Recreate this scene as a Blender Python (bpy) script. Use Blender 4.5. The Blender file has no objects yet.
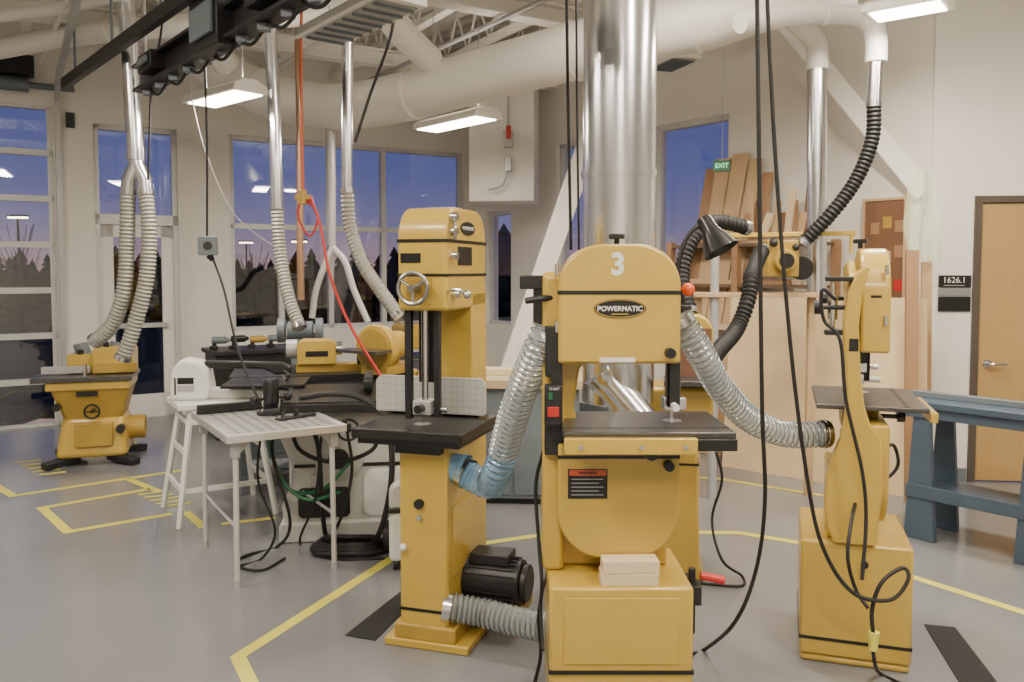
import bpy, math, random
from math import sin, cos, pi, radians
from mathutils import Vector, Matrix
random.seed(4)
FP=830.0; EYE=1.6; PIT=radians(3.0); V0=270+FP*math.tan(PIT)
def ray(u,v):
    a=(u-512)/FP; b=(V0-v)/FP
    return Vector((a, cos(PIT)+b*sin(PIT), -sin(PIT)+b*cos(PIT)))
def P(u,v,y):
    d=ray(u,v); return d*(y/d.y)+Vector((0,0,EYE))
def F(u,v,z=0.0):
    d=ray(u,v); return d*((z-EYE)/d.z)+Vector((0,0,EYE))
# ---------------------------------------------------------------- materials
def mk(name,rgb,rough=0.5,metal=0.0,var=0.12,scale=8.0,bump=0.0,bscale=60.0,coat=0.0,alpha=1.0,trans=0.0):
    m=bpy.data.materials.new(name); m.use_nodes=True; nt=m.node_tree; b=nt.nodes['Principled BSDF']
    tc=nt.nodes.new('ShaderNodeTexCoord'); n=nt.nodes.new('ShaderNodeTexNoise')
    n.inputs['Scale'].default_value=scale; n.inputs['Detail'].default_value=5
    nt.links.new(tc.outputs['Object'],n.inputs['Vector'])
    mx=nt.nodes.new('ShaderNodeMix'); mx.data_type='RGBA'
    mx.inputs['A'].default_value=(*[max(0,c*(1-var)) for c in rgb],1)
    mx.inputs['B'].default_value=(*[min(1,c*(1+var)) for c in rgb],1)
    nt.links.new(n.outputs['Fac'],mx.inputs['Factor']); nt.links.new(mx.outputs['Result'],b.inputs['Base Color'])
    b.inputs['Roughness'].default_value=rough; b.inputs['Metallic'].default_value=metal
    b.inputs['Coat Weight'].default_value=coat; b.inputs['Alpha'].default_value=alpha; b.inputs['Coat Roughness'].default_value=.12
    b.inputs['Transmission Weight'].default_value=trans
    if bump>0:
        n2=nt.nodes.new('ShaderNodeTexNoise'); n2.inputs['Scale'].default_value=bscale
        nt.links.new(tc.outputs['Object'],n2.inputs['Vector'])
        bp=nt.nodes.new('ShaderNodeBump'); bp.inputs['Strength'].default_value=bump; bp.inputs['Distance'].default_value=0.01
        nt.links.new(n2.outputs['Fac'],bp.inputs['Height']); nt.links.new(bp.outputs['Normal'],b.inputs['Normal'])
    return m
def wood(name,c1,c2,scale=(1,1,12),rough=0.55):
    m=bpy.data.materials.new(name); m.use_nodes=True; nt=m.node_tree; b=nt.nodes['Principled BSDF']
    tc=nt.nodes.new('ShaderNodeTexCoord'); mp=nt.nodes.new('ShaderNodeMapping'); mp.inputs['Scale'].default_value=scale
    n=nt.nodes.new('ShaderNodeTexNoise'); n.inputs['Scale'].default_value=3; n.inputs['Detail'].default_value=6; n.inputs['Distortion'].default_value=.6
    mx=nt.nodes.new('ShaderNodeMix'); mx.data_type='RGBA'; mx.inputs['A'].default_value=(*c1,1); mx.inputs['B'].default_value=(*c2,1)
    nt.links.new(tc.outputs['Object'],mp.inputs['Vector']); nt.links.new(mp.outputs['Vector'],n.inputs['Vector'])
    nt.links.new(n.outputs['Fac'],mx.inputs['Factor']); nt.links.new(mx.outputs['Result'],b.inputs['Base Color'])
    b.inputs['Roughness'].default_value=rough; return m
def emis(name,rgb,s):
    m=bpy.data.materials.new(name); m.use_nodes=True; b=m.node_tree.nodes['Principled BSDF']
    b.inputs['Base Color'].default_value=(*rgb,1); b.inputs['Emission Color'].default_value=(*rgb,1); b.inputs['Emission Strength'].default_value=s; return m
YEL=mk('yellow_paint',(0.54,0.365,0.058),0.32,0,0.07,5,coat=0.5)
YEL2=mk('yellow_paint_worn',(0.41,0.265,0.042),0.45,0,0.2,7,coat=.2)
BLK=mk('black_plastic',(0.014,0.014,0.016),0.42,0,0.3)
BLKP=mk('black_stripe',(0.01,0.01,0.01),0.4)
RUB=mk('black_rubber',(0.010,0.010,0.011),0.6,0,0.3)
IRON=mk('cast_iron_table',(0.11,0.105,0.10),0.34,0.75,0.25,20,bump=.05)
DIRON=mk('dark_cast_iron',(0.032,0.031,0.03),0.38,0.5,0.3,14)
CHR=mk('chrome',(0.65,0.65,0.65),0.2,1,0.06)
ALU=mk('aluminium',(0.62,0.62,0.62),0.35,0.8,0.1,20)
GALV=mk('galvanised_duct',(0.76,0.77,0.80),0.22,1,0.12,4,bump=.04,bscale=3)
WALL=mk('wall_paint',(0.85,0.82,0.755),0.8,0,0.03,2,bump=.03,bscale=90)
WHT=mk('white_paint',(0.86,0.835,0.78),0.45,0,0.04,3)
BRT=mk('white_enamel',(0.78,0.78,0.75),0.4,0,0.06,5)
OFFW=mk('off_white_enamel',(0.55,0.55,0.52),0.4,0,0.08,5)
GRY=mk('grey_enamel',(0.15,0.18,0.205),0.45,0,0.1,5)
LGRY=mk('light_grey_metal',(0.46,0.46,0.46),0.4,.3,0.1,5)
FENCE=mk('pale_frame_aluminium',(0.66,0.66,0.64),0.4,.1,0.08,5)
BLUG=mk('blue_grey_enamel',(0.065,0.098,0.14),0.40,0,0.15,6)
RED=mk('red_rubber',(0.50,0.025,0.02),0.4); ORG=mk('orange_hose',(0.5,0.10,0.03),0.45)
GRN=mk('green_plastic',(0.015,0.13,0.05),0.4); BLU=mk('blue_plastic',(0.20,0.38,0.56),0.35,0,0.15)
HOSE=mk('clear_ribbed_hose',(0.56,0.62,0.64),0.14,0.2,0.15,18,alpha=0.48)
BHOSE=mk('blue_tinted_hose',(0.26,0.46,0.66),0.16,0.15,0.15,18,alpha=0.62)
GHOSE=mk('grey_ribbed_hose',(0.36,0.35,0.31),0.5,0.1,0.2,18)
WIRE=mk('coil_wire',(0.16,0.18,0.19),0.35,.6)
TAPE=mk('yellow_floor_tape',(0.68,0.62,0.10),0.5,0,0.15,12)
PAPER=mk('paper_label',(0.78,0.78,0.74),0.6)
FILM=mk('translucent_film',(0.66,0.76,0.50),0.2,0,0.15,5,alpha=0.5)
PLY=wood('birch_plywood',(0.78,0.61,0.38),(0.70,0.52,0.29),(1,1,6))
PINE=wood('pine_board',(0.60,0.42,0.24),(0.48,0.32,0.17),(8,8,.7))
PINE2=wood('cedar_board',(0.40,0.23,0.12),(0.30,0.17,0.08),(8,8,.7))
DBRN=wood('dark_brown_board',(0.22,0.11,0.055),(0.15,0.07,0.035),(8,8,.7))
PINEX=wood('maple_block',(0.76,0.62,0.42),(0.68,0.52,0.32),(.7,8,8))
OAK=wood('oak_door_veneer',(0.50,0.33,0.135),(0.42,0.26,0.095),(9,9,.5),0.4)
BTOP=wood('bench_maple',(0.58,0.46,0.30),(0.50,0.37,0.22),(1,8,8))
TUBE=emis('lamp_lens',(1,0.93,0.80),16)
SPOT=emis('street_light_lens',(1,0.8,0.5),12)
FLM=mk('sealed_concrete',(0.21,0.215,0.225),0.19,0,0.25,0.9,bump=.04,bscale=25)
DECK=mk('white_metal_deck',(0.80,0.77,0.70),0.6,0,0.05,2)
nt=DECK.node_tree; w=nt.nodes.new('ShaderNodeTexWave'); w.inputs['Scale'].default_value=2.2; w.bands_direction='DIAGONAL'
bp=nt.nodes.new('ShaderNodeBump'); bp.inputs['Strength'].default_value=.9; bp.inputs['Distance'].default_value=.05
tc=nt.nodes.new('ShaderNodeTexCoord'); nt.links.new(tc.outputs['Object'],w.inputs['Vector']); nt.links.new(w.outputs['Fac'],bp.inputs['Height']); nt.links.new(bp.outputs['Normal'],nt.nodes['Principled BSDF'].inputs['Normal'])
GLS=bpy.data.materials.new('window_glass'); GLS.use_nodes=True; nt=GLS.node_tree; nt.nodes.clear()
o=nt.nodes.new('ShaderNodeOutputMaterial'); tr=nt.nodes.new('ShaderNodeBsdfTransparent'); gl=nt.nodes.new('ShaderNodeBsdfGlossy'); gl.inputs['Roughness'].default_value=0.01
tr.inputs['Color'].default_value=(.9,.93,.95,1); ms=nt.nodes.new('ShaderNodeMixShader'); ms.inputs[0].default_value=.08
nt.links.new(tr.outputs[0],ms.inputs[1]); nt.links.new(gl.outputs[0],ms.inputs[2]); nt.links.new(ms.outputs[0],o.inputs[0])
DARKG=mk('outdoor_asphalt',(0.010,0.011,0.014),0.9); TREE=mk('conifer_foliage',(0.010,0.013,0.013),0.95,0,.3); BARK=mk('bark',(0.02,0.015,0.014),0.9)
GRID=mk('gridded_fence_plate',(0.5,0.5,0.48),.4,.2)
n=GRID.node_tree; br=n.nodes.new('ShaderNodeTexBrick'); br.offset=0; br.inputs['Scale'].default_value=1; br.inputs['Brick Width'].default_value=.03; br.inputs['Row Height'].default_value=.03; br.inputs['Mortar Size'].default_value=.0014
br.inputs['Color1'].default_value=(.52,.52,.49,1); br.inputs['Color2'].default_value=(.50,.50,.48,1); br.inputs['Mortar'].default_value=(.36,.36,.35,1)
tc=n.nodes.new('ShaderNodeTexCoord'); mp=n.nodes.new('ShaderNodeMapping'); mp.inputs['Rotation'].default_value=(pi/2,0,0); n.links.new(tc.outputs['Object'],mp.inputs['Vector']); n.links.new(mp.outputs['Vector'],br.inputs['Vector']); n.links.new(br.outputs['Color'],n.nodes['Principled BSDF'].inputs['Base Color'])
# ---------------------------------------------------------------- geometry
def spline(pts,n=8):
    pts=[Vector(p) for p in pts]
    if len(pts)<3: return [pts[0].lerp(pts[1],i/n) for i in range(n+1)]
    q=[pts[0]*2-pts[1]]+pts+[pts[-1]*2-pts[-2]]; out=[]
    for i in range(1,len(q)-2):
        a,b,c,d=q[i-1:i+3]
        for k in range(n):
            t=k/n; out.append(0.5*((2*b)+(c-a)*t+(2*a-5*b+4*c-d)*t*t+(3*b-a-3*c+d)*t**3))
    out.append(pts[-1]); return out
def resample(pts,step):
    out=[pts[0].copy()]; acc=0
    for a,b in zip(pts,pts[1:]):
        L=(b-a).length
        if L<1e-9: continue
        t=step-acc
        while t<=L: out.append(a.lerp(b,t/L)); t+=step
        acc=(acc+L)%step
    return out
class G:
    def __init__(s): s.v=[]; s.f=[]
    def add(s,vs,fs):
        o=len(s.v); s.v+= [Vector(x) for x in vs]; s.f+=[[i+o for i in q] for q in fs]; return s
    def b(s,x0,x1,y0,y1,z0,z1):
        return s.add([(x0,y0,z0),(x1,y0,z0),(x1,y1,z0),(x0,y1,z0),(x0,y0,z1),(x1,y0,z1),(x1,y1,z1),(x0,y1,z1)],
            [(0,3,2,1),(4,5,6,7),(0,1,5,4),(1,2,6,5),(2,3,7,6),(3,0,4,7)])
    def beam(s,p0,p1,w,h,up=(0,0,1)):
        p0=Vector(p0);p1=Vector(p1); d=(p1-p0).normalized(); u=Vector(up)
        r=d.cross(u)
        if r.length<1e-4: r=d.cross(Vector((1,0,0)))
        r.normalize(); u=r.cross(d)
        vs=[p+r*(a*w/2)+u*(c*h/2) for p in (p0,p1) for a,c in ((-1,-1),(1,-1),(1,1),(-1,1))]
        return s.add(vs,[(0,1,2,3),(7,6,5,4),(0,4,5,1),(1,5,6,2),(2,6,7,3),(3,7,4,0)])
    def taper(s,x0,x1,y0,y1,z0,X0,X1,Y0,Y1,z1):
        return s.add([(x0,y0,z0),(x1,y0,z0),(x1,y1,z0),(x0,y1,z0),(X0,Y0,z1),(X1,Y0,z1),(X1,Y1,z1),(X0,Y1,z1)],
            [(0,3,2,1),(4,5,6,7),(0,1,5,4),(1,2,6,5),(2,3,7,6),(3,0,4,7)])
    def pr(s,pts,ax,a0,a1):
        def mp(p,a):
            return {'x':(a,p[0],p[1]),'y':(p[0],a,p[1]),'z':(p[0],p[1],a)}[ax]
        n=len(pts); vs=[mp(p,a0) for p in pts]+[mp(p,a1) for p in pts]
        return s.add(vs,[list(range(n)),list(range(2*n-1,n-1,-1))]+[(i,(i+1)%n,n+(i+1)%n,n+i) for i in range(n)])
    def c(s,p0,p1,r0,r1=None,n=20,caps=True):
        r1=r0 if r1 is None else r1; p0=Vector(p0);p1=Vector(p1); d=(p1-p0).normalized()
        u=d.orthogonal().normalized(); w=d.cross(u); vs=[]
        for p,r in ((p0,r0),(p1,r1)):
            vs+=[p+(u*cos(2*pi*i/n)+w*sin(2*pi*i/n))*r for i in range(n)]
        fs=[(i,(i+1)%n,n+(i+1)%n,n+i) for i in range(n)]
        if caps: fs+=[list(range(n))[::-1],list(range(n,2*n))]
        return s.add(vs,fs)
    def lathe(s,prof,org,ax=(0,0,1),n=24):
        d=Vector(ax).normalized(); u=d.orthogonal().normalized(); w=d.cross(u); org=Vector(org); m=len(prof); vs=[]
        for r,h in prof: vs+=[org+d*h+(u*cos(2*pi*i/n)+w*sin(2*pi*i/n))*max(r,1e-4) for i in range(n)]
        fs=[(k*n+i,k*n+(i+1)%n,(k+1)*n+(i+1)%n,(k+1)*n+i) for k in range(m-1) for i in range(n)]
        return s.add(vs,fs)
    def sph(s,c,r,n=14,sc=(1,1,1)):
        prof=[(r*sin(pi*k/8),-r*cos(pi*k/8)) for k in range(9)]
        o=len(s.v); s.lathe(prof,(0,0,0),(0,0,1),n)
        for i in range(o,len(s.v)):
            v=s.v[i]; s.v[i]=Vector((v.x*sc[0],v.y*sc[1],v.z*sc[2]))+Vector(c)
        return s
    def t(s,pts,r,n=10,rf=None,closed=False,caps=True):
        pts=[Vector(p) for p in pts]; m=len(pts); fr=None; vs=[]
        for i,p in enumerate(pts):
            if closed: d=pts[(i+1)%m]-pts[i-1]
            else: d=pts[min(i+1,m-1)]-pts[max(i-1,0)]
            if d.length<1e-9: d=Vector((0,0,1))
            d.normalize()
            if fr is None: fr=d.orthogonal().normalized()
            else:
                fr=fr-d*fr.dot(d); fr.normalize()
            w=d.cross(fr); rr=r*(rf(i) if rf else 1)
            vs+=[p+(fr*cos(2*pi*k/n)+w*sin(2*pi*k/n))*rr for k in range(n)]
        fs=[(i*n+k,i*n+(k+1)%n,(i+1)*n+(k+1)%n,(i+1)*n+k) for i in range(m-1) for k in range(n)]
        if closed: fs+=[((m-1)*n+k,(m-1)*n+(k+1)%n,(k+1)%n,k) for k in range(n)]
        elif caps: fs+=[list(range(n))[::-1],[(m-1)*n+k for k in range(n)]]
        return s.add(vs,fs)
    def cord(s,pts,r,n=8,k=8): return s.t(spline(pts,k),r,n)
    def hose(s,pts,r,pitch=.016,amp=.1,n=18):
        q=resample(spline(pts,14),pitch/4); return s.t(q,r,n,rf=lambda i:1+amp*(1,0.2,-1,0.2)[i%4],caps=False)
    def coil(s,pts,r,pitch,wr):
        q=resample(spline(pts,14),pitch/10); fr=None; out=[]
        for i,p in enumerate(q):
            d=(q[min(i+3,len(q)-1)]-q[max(i-3,0)]).normalized()
            if fr is None: fr=d.orthogonal().normalized()
            else: fr=(fr-d*fr.dot(d)).normalized()
            a=2*pi*i/10; out.append(p+(fr*cos(a)+d.cross(fr)*sin(a))*r)
        return s.t(out,wr,5)
    def ring(s,c,ax,R,r,n=24,m=8):
        d=Vector(ax).normalized(); u=d.orthogonal().normalized(); w=d.cross(u); c=Vector(c)
        return s.t([c+(u*cos(2*pi*i/n)+w*sin(2*pi*i/n))*R for i in range(n)],r,m,closed=True)
def rr(x0,x1,z0,z1,r,k=6):
    if not hasattr(r,'__len__'): r=(r,)*4
    out=[]
    for (cx,cz,a0,q) in ((x0+r[0],z0+r[0],pi,r[0]),(x1-r[1],z0+r[1],1.5*pi,r[1]),(x1-r[2],z1-r[2],0,r[2]),(x0+r[3],z1-r[3],.5*pi,r[3])):
        if q<1e-5: out.append((cx,cz)); continue
        for i in range(k+1):
            a=a0+i*pi/2/k; out.append((cx+q*cos(a),cz+q*sin(a)))
    return out
COL=bpy.context.scene.collection
import bmesh
def make(name,g,mat,parent=None,bev=0.0,label=None,loc=None,rot=None,kind=None,seg=2):
    me=bpy.data.meshes.new(name); me.from_pydata([tuple(v) for v in g.v],[],g.f); me.update()
    bm=bmesh.new(); bm.from_mesh(me); bmesh.ops.recalc_face_normals(bm,faces=bm.faces); bm.to_mesh(me); bm.free()
    me.shade_smooth(); me.set_sharp_from_angle(angle=radians(38)); me.materials.append(mat)
    o=bpy.data.objects.new(name,me); COL.objects.link(o)
    if parent: o.parent=parent
    if loc is not None: o.location=loc
    if rot is not None: o.rotation_euler=rot
    if bev>0:
        b=o.modifiers.new('Bevel','BEVEL'); b.width=bev; b.segments=seg; b.limit_method='ANGLE'; b.angle_limit=radians(40)
    if label: o['label']=label
    if kind: o['kind']=kind
    return o
def top(o,label,cat,group=None):
    o['label']=label; o['category']=cat
    if group: o['group']=group
    return o
def thing(name,label,cat,loc,rot=0,group=None):
    e=bpy.data.objects.new(name,None); COL.objects.link(e); e.location=loc; e.rotation_euler=(0,0,rot); e.empty_display_size=.2
    return top(e,label,cat,group)
def text(s,size,mat,parent,loc,rot=(pi/2,0,0),name='lettering',label=None,sx=1,bold=0.0):
    c=bpy.data.curves.new('t','FONT'); c.body=s; c.size=size; c.align_x='CENTER'; c.align_y='CENTER'; c.extrude=.0006; c.offset=bold
    o=bpy.data.objects.new('t',c); COL.objects.link(o); bpy.context.view_layer.update()
    me=bpy.data.meshes.new_from_object(o.evaluated_get(bpy.context.evaluated_depsgraph_get())); bpy.data.objects.remove(o)
    me.materials.clear(); me.materials.append(mat)
    q=bpy.data.objects.new(name,me); COL.objects.link(q); q.parent=parent; q.location=loc; q.rotation_euler=rot; q.scale=(sx,1,1)
    if label: q['label']=label
    return q
# ---------------------------------------------------------------- room
class Wall:
    def __init__(s,o,d):
        s.o=Vector((*o,0)); d=Vector((*d,0)).normalized(); s.d=d; s.yaw=math.atan2(d.y,d.x); s.out=Vector((-d.y,d.x,0))
    def s(s,u):
        a=(u-512)/FP
        return (a*s.o.y-s.o.x)/(s.d.x-a*s.d.y)
    def pt(s,t,z,off=0):
        q=s.o+s.d*t-s.out*off; return Vector((q.x,q.y,z))
A=Wall((-4.3,8.7),(1,.6)); B=Wall((-.49,10.99),(1,-1.3)); C=Wall((3.14,6.25),(1,-.10))
def wallmesh(name,W,s0,s1,z1,ops,th=.2):
    g=G(); S=sorted({s0,s1,*[o[0] for o in ops],*[o[1] for o in ops]}); Z=sorted({0,z1,*[o[2] for o in ops],*[o[3] for o in ops]})
    for a,b in zip(S,S[1:]):
        run=None
        for c,d in zip(Z,Z[1:]):
            m=(a+b)/2; k=(c+d)/2
            hole=any(o[0]<m<o[1] and o[2]<k<o[3] for o in ops)
            if not hole: run=(run[0],d) if run else (c,d)
            if (hole or d==Z[-1]) and run: g.b(a,b,0,th,run[0],run[1]); run=None
    return make(name,g,WALL,loc=W.o,rot=(0,0,W.yaw),kind='structure')
CH=4.35
sA_end=A.s(475)
gs0,gs1=A.s(0)-2.2,A.s(57)
dw=(A.s(97),A.s(180),0,3.12); wn=(A.s(232),A.s(464),.9,3.12)
wallmesh('wall_back_left',A,-4.0,sA_end+.1,CH,[(gs0,gs1,0,3.25),dw,wn])
bn=(B.s(486),B.s(511),.9,2.35); bw=(B.s(556),B.s(727),.9,3.05)
sB_end=B.s(930)
wallmesh('wall_back_right',B,-.1,sB_end,CH,[bn,bw])
dd=(C.s(979),C.s(979)+.95,0,2.1)
wallmesh('wall_right',C,0,4.5,CH,[dd])
pA=A.pt(-4.0,0); pC=C.pt(4.5,0)
make('wall_far_left',G().b(pA.x-.2,pA.x,-3,pA.y+.1,0,CH),WALL,kind='structure')
make('wall_far_right',G().b(pC.x,pC.x+.2,-3,pC.y+.2,0,CH),WALL,kind='structure')
make('wall_front',G().b(pA.x-.2,pC.x+.2,-3.2,-3,0,CH),WALL,kind='structure')
cpoly=[(pA.x-.2,-3.2),(pC.x+.2,-3.2),(pC.x+.2,pC.y+.3),(C.pt(0,0,-.3).x,C.pt(0,0,-.3).y+.1),(B.pt(0,0,-.3).x,B.pt(0,0,-.3).y+.1),(pA.x-.2,pA.y+.3)]
make('floor',G().pr(cpoly,'z',-.12,0),FLM,kind='structure')
make('ceiling',G().pr(cpoly,'z',CH,CH+.15),DECK,kind='structure')
for nm,W,a,b in (('baseboard_back_left',A,gs1+.08,dw[0]-.05),('baseboard_back_left_long',A,dw[1]+.05,sA_end),('baseboard_back_right',B,0,sB_end-.2),('baseboard_right',C,0.02,dd[0]-.06)):
    make(nm,G().b(a,b,-.015,0,0,.1),GRY,loc=W.o,rot=(0,0,W.yaw),kind='structure')
def window(n,W,o,mull,trans,fw=.05,mat=FENCE):
    a,b,c,d=o; g=G(); y0,y1=.05,.13
    g.b(a,b,y0,y1,d-fw,d).b(a,b,y0,y1,c,c+fw).b(a,a+fw,y0,y1,c,d).b(b-fw,b,y0,y1,c,d)
    for m in mull: g.b(m-fw*.6,m+fw*.6,y0,y1,c,d)
    for t in trans: g.b(a,b,y0,y1,t-fw*.6,t+fw*.6)
    w=make('window_%d'%n,g,mat,loc=W.o,rot=(0,0,W.yaw),kind='structure')
    make('glass',G().b(a,b,.085,.095,c,d),GLS,parent=w); return w
window(1,A,(dw[0],dw[1],2.14,dw[3]),[],[])
window(2,A,wn,[A.s(283),A.s(333),A.s(386)],[2.1])
window(3,B,bn,[],[])
window(4,B,bw,[B.s(654)],[])
a,b=dw[0],dw[1]
D=make('door_1',G().b(a,a+.05,.02,.16,0,2.14).b(b-.05,b,.02,.16,0,2.14).b(a,b,.02,.16,2.08,2.14),FENCE,loc=A.o,rot=(0,0,A.yaw),kind='structure')
make('door_leaf',G().b(a+.05,a+.17,.06,.11,0,2.08).b(b-.17,b-.05,.06,.11,0,2.08).b(a+.05,b-.05,.06,.11,1.95,2.08).b(a+.05,b-.05,.06,.11,0,.25),WHT,parent=D)
make('glass',G().b(a+.16,b-.16,.08,.09,.25,1.95),GLS,parent=D)
make('push_bar',G().b(a+.12,b-.12,.0,.03,.98,1.03),ALU,parent=D)
g=G(); rows=7; ph=3.25/rows
for i in range(rows+1): g.b(gs0,gs1,.03,.10,max(0,i*ph-.03),min(3.25,i*ph+.03))
s=gs1
while s>gs0-.01: g.b(s-.05,s,.03,.10,0,3.25); s-=(gs1-gs0)/3.001
D=make('door_2',g,FENCE,loc=A.o,rot=(0,0,A.yaw),kind='structure')
make('glass',G().b(gs0,gs1,.06,.07,.0,3.25),GLS,parent=D)
g=G(); g.b(gs1+.02,gs1+.07,-.1,0,0,3.2)
pth=[(gs1+.045,-.06,3.1),(gs1+.045,-.12,3.3),(gs1+.045,-.3,3.42),(gs1+.045,-.8,3.45),(gs1+.045,-3.4,3.45)]
for p,q in zip(pth,pth[1:]): g.beam(p,q,.05,.05)
make('track',g,LGRY,parent=D,label='steel door track bending in under the ceiling')
make('spring_shaft',G().c((gs0,-.12,3.42),(gs1+.2,-.12,3.42),.03).c((gs0+1,-.12,3.42),(gs1-.2,-.12,3.42),.07),GRY,parent=D)
make('opener_motor',G().b(gs1-.45,gs1-.15,-.26,-.06,3.5,3.68),BLK,parent=D)
make('wall_control',G().b(gs1+.12,gs1+.2,-.05,0,3.05,3.2),BLK,parent=D,bev=.005)
a,b=dd[0],dd[1]
D=make('door_3',G().b(a-.05,a,-.02,.14,0,2.15).b(b,b+.05,-.02,.14,0,2.15).b(a,b,-.02,.14,2.1,2.15),mk('bronze_frame',(0.09,0.07,0.055),.4),loc=C.o,rot=(0,0,C.yaw),kind='structure')
make('door_leaf',G().b(a+.005,b-.005,.0,.045,.01,2.095),OAK,parent=D,bev=.002)
g=G().c((a+.07,0,.9),(a+.07,-.05,.9),.012).cord([(a+.07,-.05,.9),(a+.1,-.055,.9),(a+.19,-.05,.9)],.01).c((a+.07,0,.9),(a+.07,-.01,.9),.03)
make('door_handle',g,CHR,parent=D)
sg=thing('room_sign','small dark room number sign beside the oak door','sign',C.pt(C.s(954),1.42,.006),C.yaw)
make('sign_plate',G().b(-.115,.115,-.008,.004,.05,.14),BLKP,parent=sg); make('sign_strip',G().b(-.115,.115,-.007,.004,-.01,.045),mk('grey_sign',(.25,.26,.25),.5),parent=sg)
make('sign_strip',G().b(-.115,.115,-.008,.004,-.13,-.02),BLKP,parent=sg)
text('1626.1',.062,PAPER,sg,(-.005,-.0095,.103))
make('braille',G().b(-.08,.07,-.0095,-.008,.062,.067),LGRY,parent=sg)
p=P(504,150,9.3)
make('trim_1',G().b(-.36,.36,-.2,.25,2.35,CH-.35),WHT,loc=(p.x,p.y,0),rot=(0,0,radians(-8)),kind='structure',bev=.01)
make('trim_2',G().beam(P(507,378,8.3),P(592,130,8.3),.2,.27,(0,1,0)),WHT,kind='structure',bev=.01)
make('trim_3',G().beam(P(774,22,6.9),P(918,200,6.45),.16,.32,(0,1,0)),WHT,kind='structure',bev=.01)
def joist(p0,p1,h=.42):
    p0=Vector(p0);p1=Vector(p1); g=G(); up=Vector((0,0,h))
    g.beam(p0,p1,.09,.05); g.beam(p0+up,p1+up,.09,.05); n=max(4,int((p1-p0).length/.45))
    for i in range(n):
        a=p0.lerp(p1,i/n); b=p0.lerp(p1,(i+.5)/n)+up; c=p0.lerp(p1,(i+1)/n); g.t([a,b,c],.013,6)
    return g
for i in range(10):
    st=A.pt(-3.0+i*.79,CH-.47,.05)
    top(make('roof_joist',joist(st,st-A.out*7.5),WHT),'white open-web steel joist under the ceiling deck','joist','ceiling joists')
for i in range(3):
    st=A.pt(-3.2,CH-.66,1.6+i*2.1)
    g=G(); e=st+A.d*(8.2-i*.9); g.beam(st,e,.16,.02).beam(st+Vector((0,0,.14)),e+Vector((0,0,.14)),.16,.02).beam(st+Vector((0,0,.07)),e+Vector((0,0,.07)),.015,.14)
    top(make('steel_beam',g,WHT),'white painted steel I-beam spanning the ceiling','beam','ceiling beams')
for k in range(6):
    a=A.pt(-1.5+k*1.0,CH-.72,.2); top(make('conduit',G().c(a,a-A.out*6.5+A.d*.3,.022,n=10),(LGRY,WHT)[k%2]),'thin steel conduit run under the ceiling deck','conduit','ceiling conduits')
# ---------------------------------------------------------------- outside
top(make('ground',G().b(-300,300,12.2,600,-.6,-.5).b(-300,-7,-10,12.2,-.6,-.5),DARKG),'dark outdoor ground at dusk beyond the windows','ground')
def conifer(x,y,h,r):
    g=G(); n=8; m=16
    for k in range(n):
        z0=-.5+h*(.04+.84*k/n); R=r*(1-(k/n)**1.4*.9)*random.uniform(.8,1.1); ph=k*.7
        ring=[(x+cos(ph+2*pi*i/m)*R*random.uniform(.7,1.1),y+sin(ph+2*pi*i/m)*R*random.uniform(.7,1.1),z0-.12*R*random.random()) for i in range(m)]
        g.add(ring+[(x+.1*R*random.uniform(-1,1),y,z0+h*.16)],[(i,(i+1)%m,m) for i in range(m)])
    g.c((x,y,-.5),(x,y,h*.5),.1*r,.03*r,8)
    return g
def atx(u,y): return (u-512)/FP*y
u=-60; k=0; rs=random.getstate(); random.seed(11)
while u<640:
    y=(34,48,64)[k%3]+random.uniform(-3,3); v=random.uniform(243,262)+(0,-3,-5)[k%3]; h=(1.6+y*(270-v)/FP)+.5
    if 475<u<520: h+=1.2
    top(make('conifer_tree',conifer(atx(u,y),y,h,h*.40),TREE),'dark conifer silhouetted against the dusk sky','tree','conifers outside the windows')
    u+=random.uniform(10,16); k+=1
random.setstate(rs)
def bare(x,y,h):
    g=G(); g.c((x,y,-.5),(x,y,h*.6),.05,.025,8)
    for i in range(20):
        a=random.uniform(0,2*pi); z=random.uniform(.25,.6)*h; L=h*.16
        g.cord([(x,y,z*.9),(x+cos(a)*L*.6,y+sin(a)*L*.6,z+.12*h),(x+cos(a)*L,y+sin(a)*L,z+.3*h)],.009,4,3)
    return g
for u,y,h in ((22,24,3.4),(255,27,2.8)):
    top(make('bare_tree',bare(atx(u,y),y,h),BARK),'leafless tree outside the windows at dusk','tree','bare trees outside the windows')
for u,y,h in ((300,26,2.5),(247,30,2.6),(20,22,3)):
    x=atx(u,y); e=thing('street_lamp','lit parking lot lamp on a thin dark pole','street lamp',(x,y,-.5))
    make('pole',G().c((0,0,0),(0,0,h+.5),.03),BLK,parent=e); make('lamp_head',G().b(-.25,.25,-.1,.1,h+.5,h+.55),BLK,parent=e); make('lens',G().b(-.22,.22,-.09,.09,h+.46,h+.5),SPOT,parent=e)
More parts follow.
